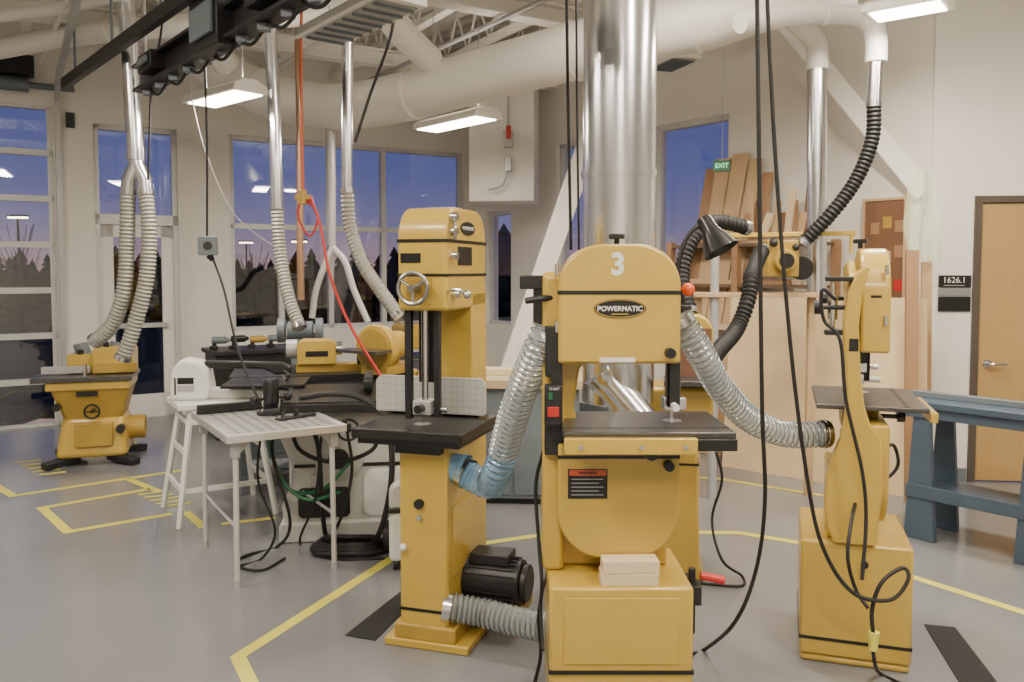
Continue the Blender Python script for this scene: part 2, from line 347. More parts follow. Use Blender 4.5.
# ---------------------------------------------------------------- floor markings
def strip(pts,w,mat,label,cat='floor tape',name='floor_tape',z=.0015):
    g=G(); pts=[Vector((p.x,p.y,0)) for p in pts]
    L=[];R=[]
    for i,p in enumerate(pts):
        d0=(pts[i]-pts[i-1]).normalized() if i else None; d1=(pts[i+1]-pts[i]).normalized() if i<len(pts)-1 else None
        d=((d0 or d1)+(d1 or d0)).normalized(); n=Vector((-d.y,d.x,0)); k=1/max(.4,(n.dot(Vector((-(d1 or d0).y,(d1 or d0).x,0)))))
        L.append(p+n*w/2*k);R.append(p-n*w/2*k)
    m=len(pts); vs=[Vector((q.x,q.y,z)) for q in L+R]; g.add(vs,[(i,i+1,m+i+1,m+i) for i in range(m-1)])
    return top(make(name,g,mat),label,cat)
YT='yellow tape line stuck on the concrete floor around machines'
strip([F(268,720),F(238,657),F(396,556),F(570,531),F(740,533),F(800,543),F(912,577),F(1060,624)],.06,TAPE,'yellow tape outline on the floor around the bandsaws')
strip([F(640,474),F(720,479),F(800,492),F(850,500)],.055,TAPE,YT)
strip([F(-30,470),F(13,496),F(185,470)],.06,TAPE,YT)
strip([F(128,479),F(160,492)],.06,TAPE,YT)
strip([F(150,489),F(42,508),F(68,532),F(172,514)],.06,TAPE,'yellow tape square marked on the floor beside the router table')
strip([F(186,512),F(204,528)],.055,TAPE,YT); strip([F(222,524),F(275,518)],.055,TAPE,YT)
strip([F(120,436),F(142,447)],.055,TAPE,YT)
strip([F(960,489),F(1020,497)],.055,TAPE,YT)
for c in ((150,501),(27,469)):
    g=G()
    for i in range(5):
        p=F(c[0]-12+i*6,c[1]-6+i*3); q=p+Vector((.16,.1,0)); g.beam((p.x,p.y,.002),(q.x,q.y,.002),.035,.002)
    top(make('hazard_hatch',g,TAPE),'short yellow hazard hatching stuck on the floor','floor tape')
MAT=mk('black_mat',(.02,.02,.021),.85)
for q in ([(345,636),(375,641),(404,612),(402,591)],[(924,625),(955,628),(1004,692),(966,694)]):
    vs=[F(*c) for c in q]
    g=G().add([(v.x,v.y,.001) for v in vs]+[(v.x,v.y,.005) for v in vs],[(0,1,2,3),(4,5,6,7)]+[(i,(i+1)%4,4+(i+1)%4,4+i) for i in range(4)])
    top(make('anti_slip_strip',g,MAT),'black grit anti-slip strip stuck on the floor','floor strip','anti-slip strips')
# ---------------------------------------------------------------- bandsaw (14 inch)
BT=.505
def small_saw(loc,rot,label,number=None,kit=True):
    E=thing('bandsaw',label,'bandsaw',loc,rot)
    base=make('base_cabinet',G().b(-.25,.25,-.10,.32,.03,BT).b(-.245,.245,-.095,.315,0,.03),YEL,E,.012)
    if kit: make('stripe',G().b(-.252,.252,-.105,.322,.20,.213),BLKP,base); make('access_door',G().b(-.2,.2,-.104,-.1,.235,.47),YEL,base,.003)
    else: make('stripe',G().b(-.252,.252,-.102,.322,.095,.108),BLKP,base)
    Cc=[(-.255,BT),(-.262,.9),(-.262,1.15),(-.25,1.4),(-.2,1.58),(-.05,1.64),(.17,1.62),(.19,1.34),(-.06,1.30),(-.13,1.24),(-.15,1.1),(-.13,1.0),(-.05,.93),(.18,.9),(.2,BT)]
    make('frame_casting',G().pr(Cc,'y',.12,.185 if kit else .155),YEL,E,.012)
    if kit: col=[(.06,BT),(.3,BT),(.29,.68),(.25,.82),(.2,.95),(.185,1.2),(.17,1.45),(.14,1.56),(.09,1.6),(.06,1.58),(.08,1.3),(.06,1.1),(.06,1.0)]
    else: col=[(.04,BT),(.20,BT),(.225,.58),(.235,.68),(.225,.78),(.20,.87),(.178,.93),(.165,1.0),(.16,1.12),(.168,1.24),(.178,1.34),(.176,1.43),(.16,1.52),(.13,1.59),(.10,1.62),(.085,1.61),(.11,1.5),(.12,1.38),(.11,1.2),(.095,1.07),(.07,.99),(.03,.94),(.02,.75)]
    make('column',G().pr(col,'x',-.268,-.19),YEL,E,.02,seg=3)
    if not kit:
        make('mount_block',G().b(-.2,.1,.14,.22,BT,.8),YEL,E,.01); make('cover_knob',G().c((-.255,.08,.43),(-.275,.08,.43),.014),BLK,base)
        make('name_plate',G().b(-.270,-.268,.12,.155,1.28,1.33),BLKP,E)
        make('spring_scale',G().c((-.2,.215,1.36),(-.2,.215,1.55),.010).c((-.2,.215,1.4),(-.2,.215,1.5),.02,n=12),CHR,E)
        for z in (1.34,1.555): make('spring_bracket',G().b(-.24,-.15,.14,.245,z,z+.018),BLK,E,.003)
        make('gear_knob',G().c((-.22,.15,1.45),(-.22,.28,1.45),.009).c((-.22,.26,1.45),(-.22,.285,1.45),.028,n=10),BLK,E)
        make('guide_bracket',G().b(.15,.25,.05,.14,1.15,1.19).c((.2,.05,1.17),(.2,.0,1.17),.012),CHR,E,.002)
        lo=make('lower_wheel_cover',G().pr(rr(-.235,.215,.56,.985,(.18,.18,.04,.01),9),'y',-.005,.12),YEL,E,.035,seg=4)
        up=make('upper_wheel_cover',G().pr(rr(-.215,.215,1.27,1.69,(.012,.012,.19,.19),9),'y',0.0,.11),YEL,E,.035,seg=4)
        make('stripe',G().b(-.2162,.2162,.035,.075,1.49,1.5),BLKP,up)
    else:
        lo=make('lower_wheel_cover',G().pr(rr(-.215,.215,.57,.985,(.17,.17,.01,.01),9),'y',0,.12),YEL,E,.008)
        up=make('upper_wheel_cover',G().pr(rr(-.215,.215,1.27,1.69,(.012,.012,.15,.15),9),'y',0,.12),YEL,E,.01)
        make('stripe',G().b(-.2168,.2168,-.0018,.1218,1.514,1.528),BLKP,up); make('stripe',G().b(-.2168,.2168,-.0018,.1218,.932,.944),BLKP,lo)
    for z in (1.4,1.6): make('hinge',G().c((-.22,.02,z-.02),(-.22,.02,z+.02),.008),CHR,up)
    make('latch_knob',G().c((.175,0,1.31),(.175,-.035,1.31),.018),BLK,up)
    make('latch_knob',G().c((.175,0,.91),(.175,-.03,.91),.018),BLK,lo)
    tb=make('table',G().b(-.205,.375,-.15,.27,1.022 if kit else 1.036,1.056),IRON,E,.004)
    make('table_slot',G().b(-.2,.37,-.08,-.062,1.0555,1.057),BLKP,tb); make('table_insert',G().c((.2,.07,1.05),(.2,.07,1.0575),.035),ALU,tb)
    make('fence_rail',G().b(-.205,.24,-.18,-.152,.985 if kit else 1.0,1.04),YEL,tb,.004)
    if kit: make('rail_extension',G().b(.24,.375,-.168,-.152,.995,1.035),DIRON,tb,.003)
    for x in (-.15,.05,.2): make('rail_bolt',G().c((x,-.18,1.012),(x,-.187,1.012),.008),CHR,tb)
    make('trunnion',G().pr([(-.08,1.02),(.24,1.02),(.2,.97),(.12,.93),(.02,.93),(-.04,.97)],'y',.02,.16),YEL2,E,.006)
    make('lock_knob',G().c((.1,.0,.97),(.1,-.07,.97),.01).c((.1,-.07,.97),(.1,-.1,.97),.024,n=8),BLK,E)
    make('blade_guard',G().b(.178,.222,.035,.05,1.11,1.40).b(.178,.186,.035,.09,1.11,1.3),BLK,E,.002)
    make('blade',G().b(.195,.205,.07,.071,1.0,1.3),CHR,E)
    make('guide_post',G().c((.225,.1,1.13),(.225,.1,1.36),.011).b(.17,.25,.06,.13,1.095,1.14),CHR,E,.002)
    make('guide_knob',G().c((.2,.06,1.115),(.2,-.01,1.115),.013),BRT,E)
    if kit: make('dust_chute',G().lathe([(.055,0),(.055,.06),(.06,.06),(.06,.075)],(-.19,.1,1.36),(-1,.1,-.25)),ALU,E)
    make('tension_knob',G().c((0,.1,1.69),(0,.1,1.715),.01).c((0,.1,1.712),(0,.1,1.73),.03,n=8),BLK,E,.003)
    make('tracking_knob',G().c((.0,.16,1.48),(.0,.24,1.48),.01).c((.0,.22,1.48),(.0,.25,1.48),.024,n=8),BLK,E)
    if kit:
        make('tilt_lever',G().cord([(-.15,.18,1.44),(-.17,.25,1.46),(-.16,.27,1.38)],.007).sph((-.16,.27,1.37),.014),BLK,E)
        make('power_cord',G().cord([(-.26,.1,.95),(-.29,.14,.8),(-.28,.1,.6),(-.27,.05,.45),(-.28,.12,.3),(-.27,.16,.15),(-.29,.2,.02)],.007),RUB,E)
        sw=make('switch_box',G().b(-.265,-.205,-.045,.0,1.06,1.2),BLK,E,.004)
        make('start_button',G().b(-.252,-.238,-.05,-.045,1.15,1.175),GRN,sw,.001); make('stop_button',G().b(-.255,-.215,-.053,-.045,1.09,1.125),RED,sw,.002); text('START',.012,PAPER,sw,(-.232,-.0465,1.187))
        make('switch_bracket',G().b(-.24,-.2,.0,.05,1.0,1.24),BLK,E)
        pl=[(cos(2*pi*i/40)*.092,1.465+sin(2*pi*i/40)*.034) for i in range(40)]
        lg=make('logo_badge',G().pr(pl,'y',-.003,0),BLKP,up,label='black oval badge with a yellow outline')
        make('badge_outline',G().t([(p[0]*.95,-.0035,1.465+(p[1]-1.465)*.9) for p in pl],.0012,6,closed=True),YEL,lg); text('POWERMATIC',.0245,PAPER,lg,(0,-.0045,1.464),bold=.0006)
        make('badge_line',G().b(-.03,.03,-.004,-.003,1.444,1.447),YEL,lg)
        make('data_tag',G().b(-.07,.055,-.003,0,1.276,1.292),PAPER,up)
        if number: text(number,.105,PAPER,up,(-.008,-.002,1.617),name='number',label='white stencilled numeral',bold=.004,sx=.95)
        wl=make('warning_label',G().b(-.18,-.04,-.003,0,.79,.895),BLKP,lo)
        make('label_header',G().b(-.175,-.045,-.0035,0,.872,.892),mk('orange_label',(.6,.10,.03),.5),wl)
        text('WARNING',.014,BLKP,wl,(-.11,-.0045,.882),bold=.0004)
        for k in range(5): make('text_line',G().b(-.168,-.055-.015*(k%2),-.0035,-.003,.858-k*.014,.8605-k*.014),LGRY,wl)
        make('safety_knob',G().c((.215,.08,1.53),(.24,.07,1.53),.006).sph((.252,.06,1.53),.024),mk('orange_ball',(.8,.1,.02),.3),E,label='orange-red ball knob')
        make('top_lever',G().cord([(-.215,.09,1.5),(-.25,.07,1.5),(-.33,.05,1.49)],.012),BLK,E)
        make('top_bracket',G().b(-.35,-.21,.13,.2,1.53,1.58).b(-.3,-.26,.14,.19,1.4,1.55),BLK,E,.004)
        make('lower_box',G().b(-.262,-.19,.02,.1,.94,1.05),BLK,E,.004); make('upper_plate',G().b(-.26,-.2,.02,.12,1.22,1.4),BLK,E,.004)
        make('side_handle',G().b(.25,.30,.0,.14,.40,.47).c((.275,.05,.28),(.275,.05,.52),.013).b(.25,.262,.0,.12,.1,.3),BLK,E,.003)
        make('red_handle',G().c((.3,.03,.50),(.385,.02,.485),.014,.016),RED,E,.003)
    return E
s3x=(620-512)/FP*2.91
small_saw((s3x,2.91,0),0,'yellow bandsaw with a white 3 on the upper cover','3')
small_saw((1.56,3.47,0),radians(72),'yellow bandsaw seen edge-on with cords hanging behind it',None,False)
for i,(dy,w) in enumerate(((0,.2),(.004,.196))):
    o=make('wood_block',G().b(-w/2,w/2,-.04,.04,0,.043),PINEX,bev=.002,loc=(s3x+.03+dy,2.862,BT+.0005+i*.0435),rot=(0,0,radians(2*i)))
    top(o,'pale maple offcut block stacked on the saw base','wood block','blocks on the saw base')
# ---------------------------------------------------------------- large bandsaw
E=thing('bandsaw','tall yellow bandsaw with black table and handwheel','bandsaw',(P(441,400,3.68).x+.012,3.68,0),radians(-17))
make('base_plate',G().b(-.17,.21,-.27,.3,0,.035),YEL,E,.006)
bd=make('lower_body',G().b(-.105,.115,-.25,.26,.035,.87),YEL,E,.012)
make('access_door',G().b(.115,.121,-.2,.2,.3,.6),YEL,bd,.003)
make('stripe',G().b(-.107,.123,-.252,.262,.155,.168),BLKP,bd)
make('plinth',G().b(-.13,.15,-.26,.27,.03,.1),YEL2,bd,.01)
make('knob',G().sph((-.08,-.265,.43),.016),BRT,bd)
make('column',G().pr([(.06,.85),(.26,.85),(.26,1.5),(.06,1.5)],'x',-.07,.115),YEL,E,.008)
hd=make('upper_wheel_housing',G().pr(rr(-.25,.25,1.43,1.865,(.02,.02,.13,.13),8),'x',-.105,.115),YEL,E,.014,seg=3)
make('stripe',G().b(-.107,.117,-.252,.252,1.714,1.728),BLKP,hd); make('stripe',G().b(-.107,.117,-.252,.252,1.573,1.585),BLKP,hd)
lb=make('badge',G().pr([(cos(2*pi*i/30)*.09,1.78+sin(2*pi*i/30)*.03) for i in range(30)],'x',.115,.1185),BLKP,hd)
text('POWERMATIC',.022,PAPER,lb,(.12,0,1.78),(pi/2,0,pi/2))
make('warning_label',G().b(.115,.118,-.12,.05,1.62,1.7),BLKP,hd); make('tag',G().b(-.09,-.0,-.253,-.25,1.63,1.67),BLKP,hd)
for z,y in ((1.82,-.2),(1.76,-.2),(1.66,-.2),(1.5,-.18)): make('latch',G().c((.115,y,z),(.145,y,z),.018),CHR,hd)
make('latch_bar',G().cord([(.13,-.21,1.80),(.15,-.24,1.77),(.14,-.22,1.73)],.008),CHR,hd)
hw=G().ring((-.01,-.31,1.525),(0,1,0),.064,.009,28,8).c((-.01,-.25,1.525),(-.01,-.33,1.525),.016)
for a in (.5,2.6,4.7): hw.cord([(-.01,-.305,1.525),(-.01+cos(a)*.064,-.31,1.525+sin(a)*.064)],.007)
hw.c((.045,-.31,1.55),(.045,-.35,1.55),.009)
make('handwheel',hw,mk('steel_handwheel',(.35,.34,.32),.3,.9),E)
make('scale_plate',G().b(-.06,.05,-.255,-.25,1.46,1.57),YEL2,E)
make('crank',G().cord([(.1,-.22,1.51),(.16,-.26,1.52),(.2,-.24,1.5)],.008).sph((.2,-.24,1.5),.018),CHR,E)
make('guide_rail',G().b(-.09,-.06,-.22,-.19,.97,1.44),BLK,E,.003); make('guide_rail',G().b(.035,.06,-.2,-.17,.98,1.44),BLK,E,.003); make('guide_back',G().b(-.05,.03,-.16,-.145,1.12,1.44),DIRON,E,.003)
make('guide_post',G().c((-.005,-.19,1.05),(-.005,-.19,1.44),.012),CHR,E)
make('guide_head',G().b(-.05,.03,-.23,-.13,.99,1.05),LGRY,E,.004); make('guide_knob',G().c((-.01,-.23,1.02),(-.01,-.27,1.02),.018),BLK,E); make('guide_knob',G().c((.03,-.18,1.01),(.09,-.18,1.01),.012),CHR,E)
make('blade',G().b(-.02,-.018,-.2,-.185,.95,1.44),CHR,E)
tb=make('table',G().b(-.27,.22,-.36,.12,.905,.945),DIRON,E,.004)
make('table_rib',G().b(-.25,.2,-.34,.1,.88,.905).b(-.1,.1,-.3,.05,.84,.88),BLK,tb)
make('table_insert',G().c((-.02,-.19,.94),(-.02,-.19,.947),.035),ALU,tb)
make('fence',G().pr(rr(-.34,.19,.955,1.12,(.01,.01,.035,.035)),'y',.015,.035),GRID,E,.002,label='pale grey upright fence plate with grid marks')
make('fence_bracket',G().b(-.3,.15,.036,.055,.945,1.0),BLK,E,.003)
MZ=.232
make('motor',G().c((.11,.0,MZ),(.37,.0,MZ),.097,n=28).c((.37,.0,MZ),(.40,.0,MZ),.08).b(.14,.32,-.06,.06,MZ+.08,MZ+.13),BLK,E,.006)
mf=G()
for i in range(24):
    a=2*pi*i/24; mf.beam((.13,cos(a)*.1,MZ+sin(a)*.1),(.35,cos(a)*.1,MZ+sin(a)*.1),.004,.012,(0,cos(a),sin(a)))
make('motor_fins',mf,BLK,E); make('motor_mount',G().b(.11,.38,-.09,.12,.10,.14),YEL2,E,.004)
make('dust_port',G().lathe([(.062,0),(.062,.05),(.068,.05),(.068,.065)],(.11,-.175,.765),(1,-.1,-.15)),BLU,E)
make('lower_dust_port',G().lathe([(.055,0),(.055,.08)],(.11,-.05,.09),(1,-.1,.0)),ALU,E)
make('switch',G().c((-.01,-.25,.62),(-.01,-.27,.62),.02),BLK,E); make('pilot_lamp',G().c((-.01,-.25,.56),(-.01,-.262,.56),.012),CHR,E)
# port mouth of the tall saw, in world space
ca,sa=cos(radians(-17)),sin(radians(-17)); ox,oy=P(441,400,3.68).x+.012,3.68
def onS(x,y,z): return Vector((ox+x*ca-y*sa,oy+x*sa+y*ca,z))
# ---------------------------------------------------------------- hoses
def hose_thing(pts,r,mat,label,cuffs=True,coil=False,**k):
    pts=[Vector(p) for p in pts]
    o=top(make('dust_hose',G().hose(pts,r,**k),mat),label,'dust hose')
    if coil: make('wire_coil',G().coil(pts,r*1.08,k.get('pitch',.02),.0026),WIRE,o)
    if cuffs:
        for a,b in ((pts[0],pts[1]),(pts[-1],pts[-2])):
            d=(b-a).normalized(); make('hose_clamp',G().c(a+d*.0,a+d*.035,r*1.14,caps=False).c(a+d*.012,a+d*.022,r*1.2),CHR,o)
    return o
o=hose_thing([P(549,330,3.02),P(540,347,3.02),P(524,385,3.1),P(511,425,3.2),P(503,455,3.28)],.056,HOSE,'clear ribbed dust hose curving between two bandsaws',pitch=.024,coil=True,cuffs=False)
bs=[P(503,455,3.28),P(497,472,3.31),onS(.29,-.21,.715),onS(.22,-.195,.725),onS(.15,-.18,.755)]
q=make('blue_section',G().hose(bs,.057,pitch=.024,amp=.08),BHOSE,o,label='blue tinted end of the hose'); make('hose_clamp',G().c(onS(.155,-.18,.753),onS(.185,-.187,.742),.066,caps=False),CHR,q)
make('wire_coil',G().coil(bs[:3],.0615,.024,.0024),WIRE,q)
hose_thing([P(678,318,3.12),P(690,335,3.12),P(703,358,3.15),P(722,390,3.25),P(748,418,3.35),P(785,434,3.42),P(828,434,3.45)],.05,HOSE,'clear ribbed dust hose sagging from saw to saw',pitch=.024,coil=True)
hose_thing([P(443,606,3.45),P(480,612,3.45),P(520,622,3.38),P(560,630,3.3)],.056,HOSE,'clear ribbed dust hose lying at the bandsaw base',pitch=.024,coil=True)
# ---------------------------------------------------------------- ducts
def duct(name,pts,r,mat,label,bands=(),smooth=True,cat='duct',n=28,rf=None):
    pts=[Vector(p) for p in pts]; q=spline(pts,8) if smooth else pts
    g=G().t(q,r,n,rf=(lambda i:rf(i/(len(q)-1))) if rf else None)
    o=top(make(name,g,mat),label,cat)
    for b in bands:
        i=int(b*(len(pts)-1)); t=b*(len(pts)-1)-i; i=min(i,len(pts)-2); c=pts[i].lerp(pts[i+1],t); d=(pts[i+1]-pts[i]).normalized(); k=rf(b) if rf else 1
        make('joint_band',G().c(c-d*.02,c+d*.02,r*k*1.035,n=n).c(c-d*.005,c+d*.005,r*k*1.06,n=n),mat,o)
    return o
x=P(619,200,4.1).x
duct('round_duct',[(x,4.1,0.95),(x,4.1,CH-.02)],.178,GALV,'large shiny galvanised vertical duct rising to ceiling',(.33,.62),False,n=40)
duct('round_duct',[P(598,372,4.0),P(610,385,4.0),P(640,420,3.95),P(655,440,3.9)],.085,GALV,'galvanised branch duct angled below the main duct',(.5,))
duct('white_duct',[P(120,10,8.3),P(190,50,8.1),P(260,92,7.9),P(330,107,7.6),P(400,98,7.2),P(480,76,6.7),P(560,55,6.2),P(640,34,5.9),P(710,18,5.7),P(770,6,5.6),P(850,-4,5.6)],.205,WHT,'long white round duct crossing under the ceiling',(.2,.42,.62,.78),n=32,rf=lambda t:1 if t<.8 else max(.6,1-(t-.8)*2.4))
duct('white_duct',[P(740,22,5.3),P(800,14,5.5),P(850,14,5.6),P(870,22,5.6),P(876,38,5.6),P(876,62,5.6)],.07,WHT,'white dust collection pipe with elbow near ceiling',(.3,.6))
duct('white_duct',[P(790,16,5.75),P(803,28,5.9),P(816,45,6.0),P(817,70,6.0)],.075,WHT,'white branch pipe elbowing down to silver drop',(.95,))
duct('white_duct',[P(228,66,7.6),P(190,20,7.2),P(150,-30,6.8)],.12,WHT,'white branch duct rising from main round duct',(.4,))
duct('white_duct',[P(-20,52,7.4),P(70,36,7.2),P(150,28,7.0),P(235,22,6.8),P(330,8,6.5),P(430,-25,6.2)],.09,WHT,'white secondary duct crossing below the joists',(.3,.6))
duct('white_duct',[P(430,60,6.8),P(400,30,6.4),P(372,-10,6.0)],.11,WHT,'white branch duct angling up toward the deck',(.5,))
duct('white_duct',[P(-20,18,6.8),P(60,8,6.6),P(150,-14,6.2)],.05,WHT,'thin white pipe running beneath the deck',(.5,))
duct('drop_pipe',[P(817,68,6.0),P(817,180,6.0),P(817,292,6.0)],.068,GALV,'silver vertical dust drop pipe by the lumber',(.03,.4,.95),False)
duct('drop_pipe',[P(876,60,5.6),P(874,104,5.6)],.048,GALV,'short silver pipe clamp above the black hose',(.1,.5,.9),False)
hose_thing([P(874,102,5.6),P(872,140,5.6),P(856,180,5.6),P(830,215,5.6),P(802,244,5.65)],.045,RUB,'black ribbed hose hanging from white dust pipe',pitch=.03)
hose_thing([P(762,250,5.4),P(752,275,5.1),P(748,300,5.0),P(736,330,4.9),P(716,354,4.6),P(700,385,4.3)],.045,RUB,'black ribbed hose hanging behind the bandsaw',pitch=.03)
hose_thing([P(748,228,4.9),P(715,222,4.8),P(692,240,4.7),P(682,275,4.6),P(690,315,4.45)],.04,RUB,'black ribbed hose looping over the sander',pitch=.03)
duct('drop_pipe',[P(124,-30,6.4),P(131,60,6.4),P(136,152,6.4)],.066,GALV,'silver drop pipe with forked end over the shaper',(.1,.45,.8),False)
g=G().t([P(136,150,6.4),P(136,165,6.4),P(129,180,6.4),P(128,192,6.4)],.055,18).t([P(136,155,6.4),P(138,166,6.4),P(145,180,6.4),P(145,192,6.4)],.055,18).c(P(136,148,6.4),P(136,160,6.4),.072)
top(make('pipe_fork',g,GALV),'silver Y fork splitting pipe into two hoses','pipe fitting')
hose_thing([P(128,190,6.4),P(127,240,6.4),P(124,290,6.4),P(112,325,6.45),P(94,342,6.5)],.055,GHOSE,'grey ribbed hose dropping to the shaper table',pitch=.03)
hose_thing([P(145,190,6.4),P(149,230,6.4),P(146,280,6.4),P(133,330,6.4),P(122,360,6.4)],.055,GHOSE,'grey ribbed hose dropping to the shaper hood',pitch=.03)
duct('drop_pipe',[P(270,30,6.6),P(275,120,6.6),P(277,206,6.6)],.05,GALV,'silver drop pipe in front of the windows',(.05,.5,.92),False)
hose_thing([P(277,205,6.6),P(280,250,6.6),P(288,295,6.5),P(300,328,6.4)],.048,GHOSE,'grey ribbed hose hanging toward the grinder',pitch=.03)
duct('drop_pipe',[P(348,20,5.6),P(347,110,5.6),P(347,190,5.6)],.036,GALV,'silver drop pipe above the lathe bench',(.3,.9),False)
hose_thing([P(347,188,5.6),P(350,225,5.6),P(362,262,5.5),P(380,290,5.4),P(400,318,5.3)],.042,GHOSE,'grey ribbed hose sweeping to the large bandsaw',pitch=.03)
duct('drop_pipe',[P(330,112,7.6),P(331,180,7.6),P(331,245,7.6)],.045,LGRY,'light grey drop pipe before the window',(.5,.95),False)
duct('dust_manifold',[P(312,318,7.4),P(316,290,7.4),P(326,262,7.4),P(333,247,7.4)],.028,OFFW,'off-white hose leg from pipe to the bench',())
duct('dust_manifold',[P(332,247,7.4),P(345,262,7.4),P(354,290,7.4),P(368,322,7.4)],.028,OFFW,'off-white hose leg curving to the lathe',())
duct('drop_pipe',[P(298,40,7.2),P(300,130,7.2),P(300,240,7.2),P(301,300,7.2)],.03,mk('copper_pipe',(.40,.24,.15),.35,.5),'brown air pipe drop beside the windows',(.3,.55,.8),False)
# ---------------------------------------------------------------- cords
def cord(pts,r,mat,label,name='extension_cord',cat='extension cord',k=8):
    return top(make(name,G().cord(pts,r,8,k),mat),label,cat)
cz=lambda p,z:Vector((p.x,p.y,z))
cord([P(756,-90,2.8),P(759,150,2.8),P(762,400,2.85),P(765,500,2.9),P(756,570,2.95),P(735,622,3.0),cz(F(705,652),.012),cz(F(690,657),.012)],.0075,RUB,'black power cord hanging from ceiling to the floor')
cord([P(763,-90,3.0),P(775,150,3.0),P(790,340,3.0),P(806,470,3.0),P(822,545,3.0),P(852,592,2.98),P(890,600,2.97),P(908,580,2.98),P(903,568,3.0),P(882,582,2.98),P(872,610,2.98),P(874,640,2.98)],.0075,RUB,'black power cord hanging in a loop at the saw')
top(make('cord_plug',G().c(P(874,632,2.98),P(873,650,2.98),.02,.015,12),TAPE),'yellow plug on the end of black cord','plug')
cord([P(873,650,2.98),P(875,664,3.0),cz(F(880,676),.01),cz(F(905,690),.01),cz(F(930,720),.01)],.0075,RUB,'black cord trailing across the concrete floor')
cord([P(856,500,3.28),P(850,530,3.1),P(848,560,3.05),P(856,590,3.05),P(868,608,3.0)],.007,RUB,'black cord looping down the saw cabinet')
cord([P(836,300,3.25),P(822,290,3.25),P(824,320,3.25),P(840,340,3.22),P(846,400,3.2),P(862,470,3.15),P(866,520,3.12),P(862,580,3.05)],.007,RUB,'black cord draped along the saw column')
cord([P(566,-60,4.3),P(568,100,4.3),P(571,250,4.3)],.008,RUB,'black cord dropping beside the large duct')
cord([P(576,-60,4.4),P(577,100,4.4),P(579,250,4.4)],.006,RUB,'thin black cord dropping beside the large duct')
cord([P(716,452,4.2),P(722,480,4.2),P(712,520,4.2),P(722,560,4.1),cz(F(742,578),.01),cz(F(740,588),.01),cz(F(700,585),.01)],.007,RUB,'black cord looping from the sander to the floor')
cord([P(548,430,3.2),P(546,500,3.2),P(549,560,3.1),P(541,600,3.0),P(543,650,2.75)],.006,RUB,'black cord running down beside the bandsaw column')
cord([P(397,-40,5.0),P(392,30,5.0),P(370,95,5.0),P(355,142,5.0)],.009,RUB,'black cord draped from the ceiling fixture')
cord([P(205,70,5.4),P(207,150,5.4),P(207,236,5.4)],.007,RUB,'black cord suspending the outlet box')
cord([P(212,256,5.4),P(224,290,5.2),P(238,350,4.9),P(262,408,4.62)],.007,RUB,'black cord from outlet box to router table')
cord([P(188,82,6.0),P(205,150,5.9),P(235,215,5.8),P(282,252,5.8)],.004,LGRY,'thin pale cord swagged toward the windows')
cord([P(168,-30,6.0),P(160,40,6.0),P(152,75,6.0),P(148,180,6.0)],.008,RUB,'black cord hanging near the fork pipe')
cord([P(302,-40,5.4),P(301,80,5.4),P(303,195,5.4)],.010,ORG,'orange air hose hanging straight from the ceiling','air_hose','air hose')
cord([P(310,196,5.4),P(320,225,5.3),P(330,275,5.2),P(350,325,5.1),P(382,378,5.0)],.009,RED,'red air hose drooping down to the table saw','air_hose','air hose')
cord([P(303,195,5.4),P(298,215,5.4),P(310,236,5.4),P(318,215,5.4),P(306,200,5.4)],.007,RED,'coiled red air hose tail','air_hose','air hose')
e=thing('air_hose_coupler','brass and red air coupler block hanging on hose','coupler',P(303,195,5.4)); make('body',G().c((0,0,-.06),(0,0,.03),.025).b(-.05,.05,-.02,.02,-.03,.0),YEL2,e,.003); make('valve',G().c((.04,0,-.05),(.04,0,.0),.014),RED,e)
e=thing('outlet_box','grey suspended electrical outlet box','outlet box',P(208,246,5.4),.3); make('box',G().b(-.06,.06,-.05,.05,-.06,.06),GRY,e,.006); make('socket',G().c((0,-.05,0),(0,-.056,0),.028),BLK,e); make('plug',G().c((.0,0,-.06),(.03,0,-.09),.018),BLK,e)
e=thing('disconnect_switch','grey disconnect box with red handle on white chase','switch box',P(507,138,8.95),radians(-8)); make('box',G().b(-.03,.06,-.05,.05,-.1,.08),LGRY,e,.004); make('lower_box',G().b(-.02,.05,-.04,.04,-.35,-.2),LGRY,e,.004); make('handle',G().b(.0,.05,-.07,-.05,-.02,.12),RED,e)
make('conduit',G().cord([(.015,0,.08),(.015,0,.6),(.015,0,1.2)],.013),LGRY,e); make('flex_conduit',G().cord([(.015,0,-.35),(-.05,0,-.5),(-.2,0,-.55)],.012),LGRY,e)
e=thing('exit_sign','small dim green exit sign hanging by the window','sign',P(722,166,7.05),radians(-20))
make('sign_box',G().b(-.07,.07,-.02,.02,-.045,.045),mk('exit_green',(.02,.13,.06),.4),e,.003); text('EXIT',.055,emis('exit_letters',(.3,.9,.5),.9),e,(0,-.0215,0),bold=.0006); make('hanger',G().c((0,0,.045),(0,0,CH-e.location.z),.003,n=6),LGRY,e)
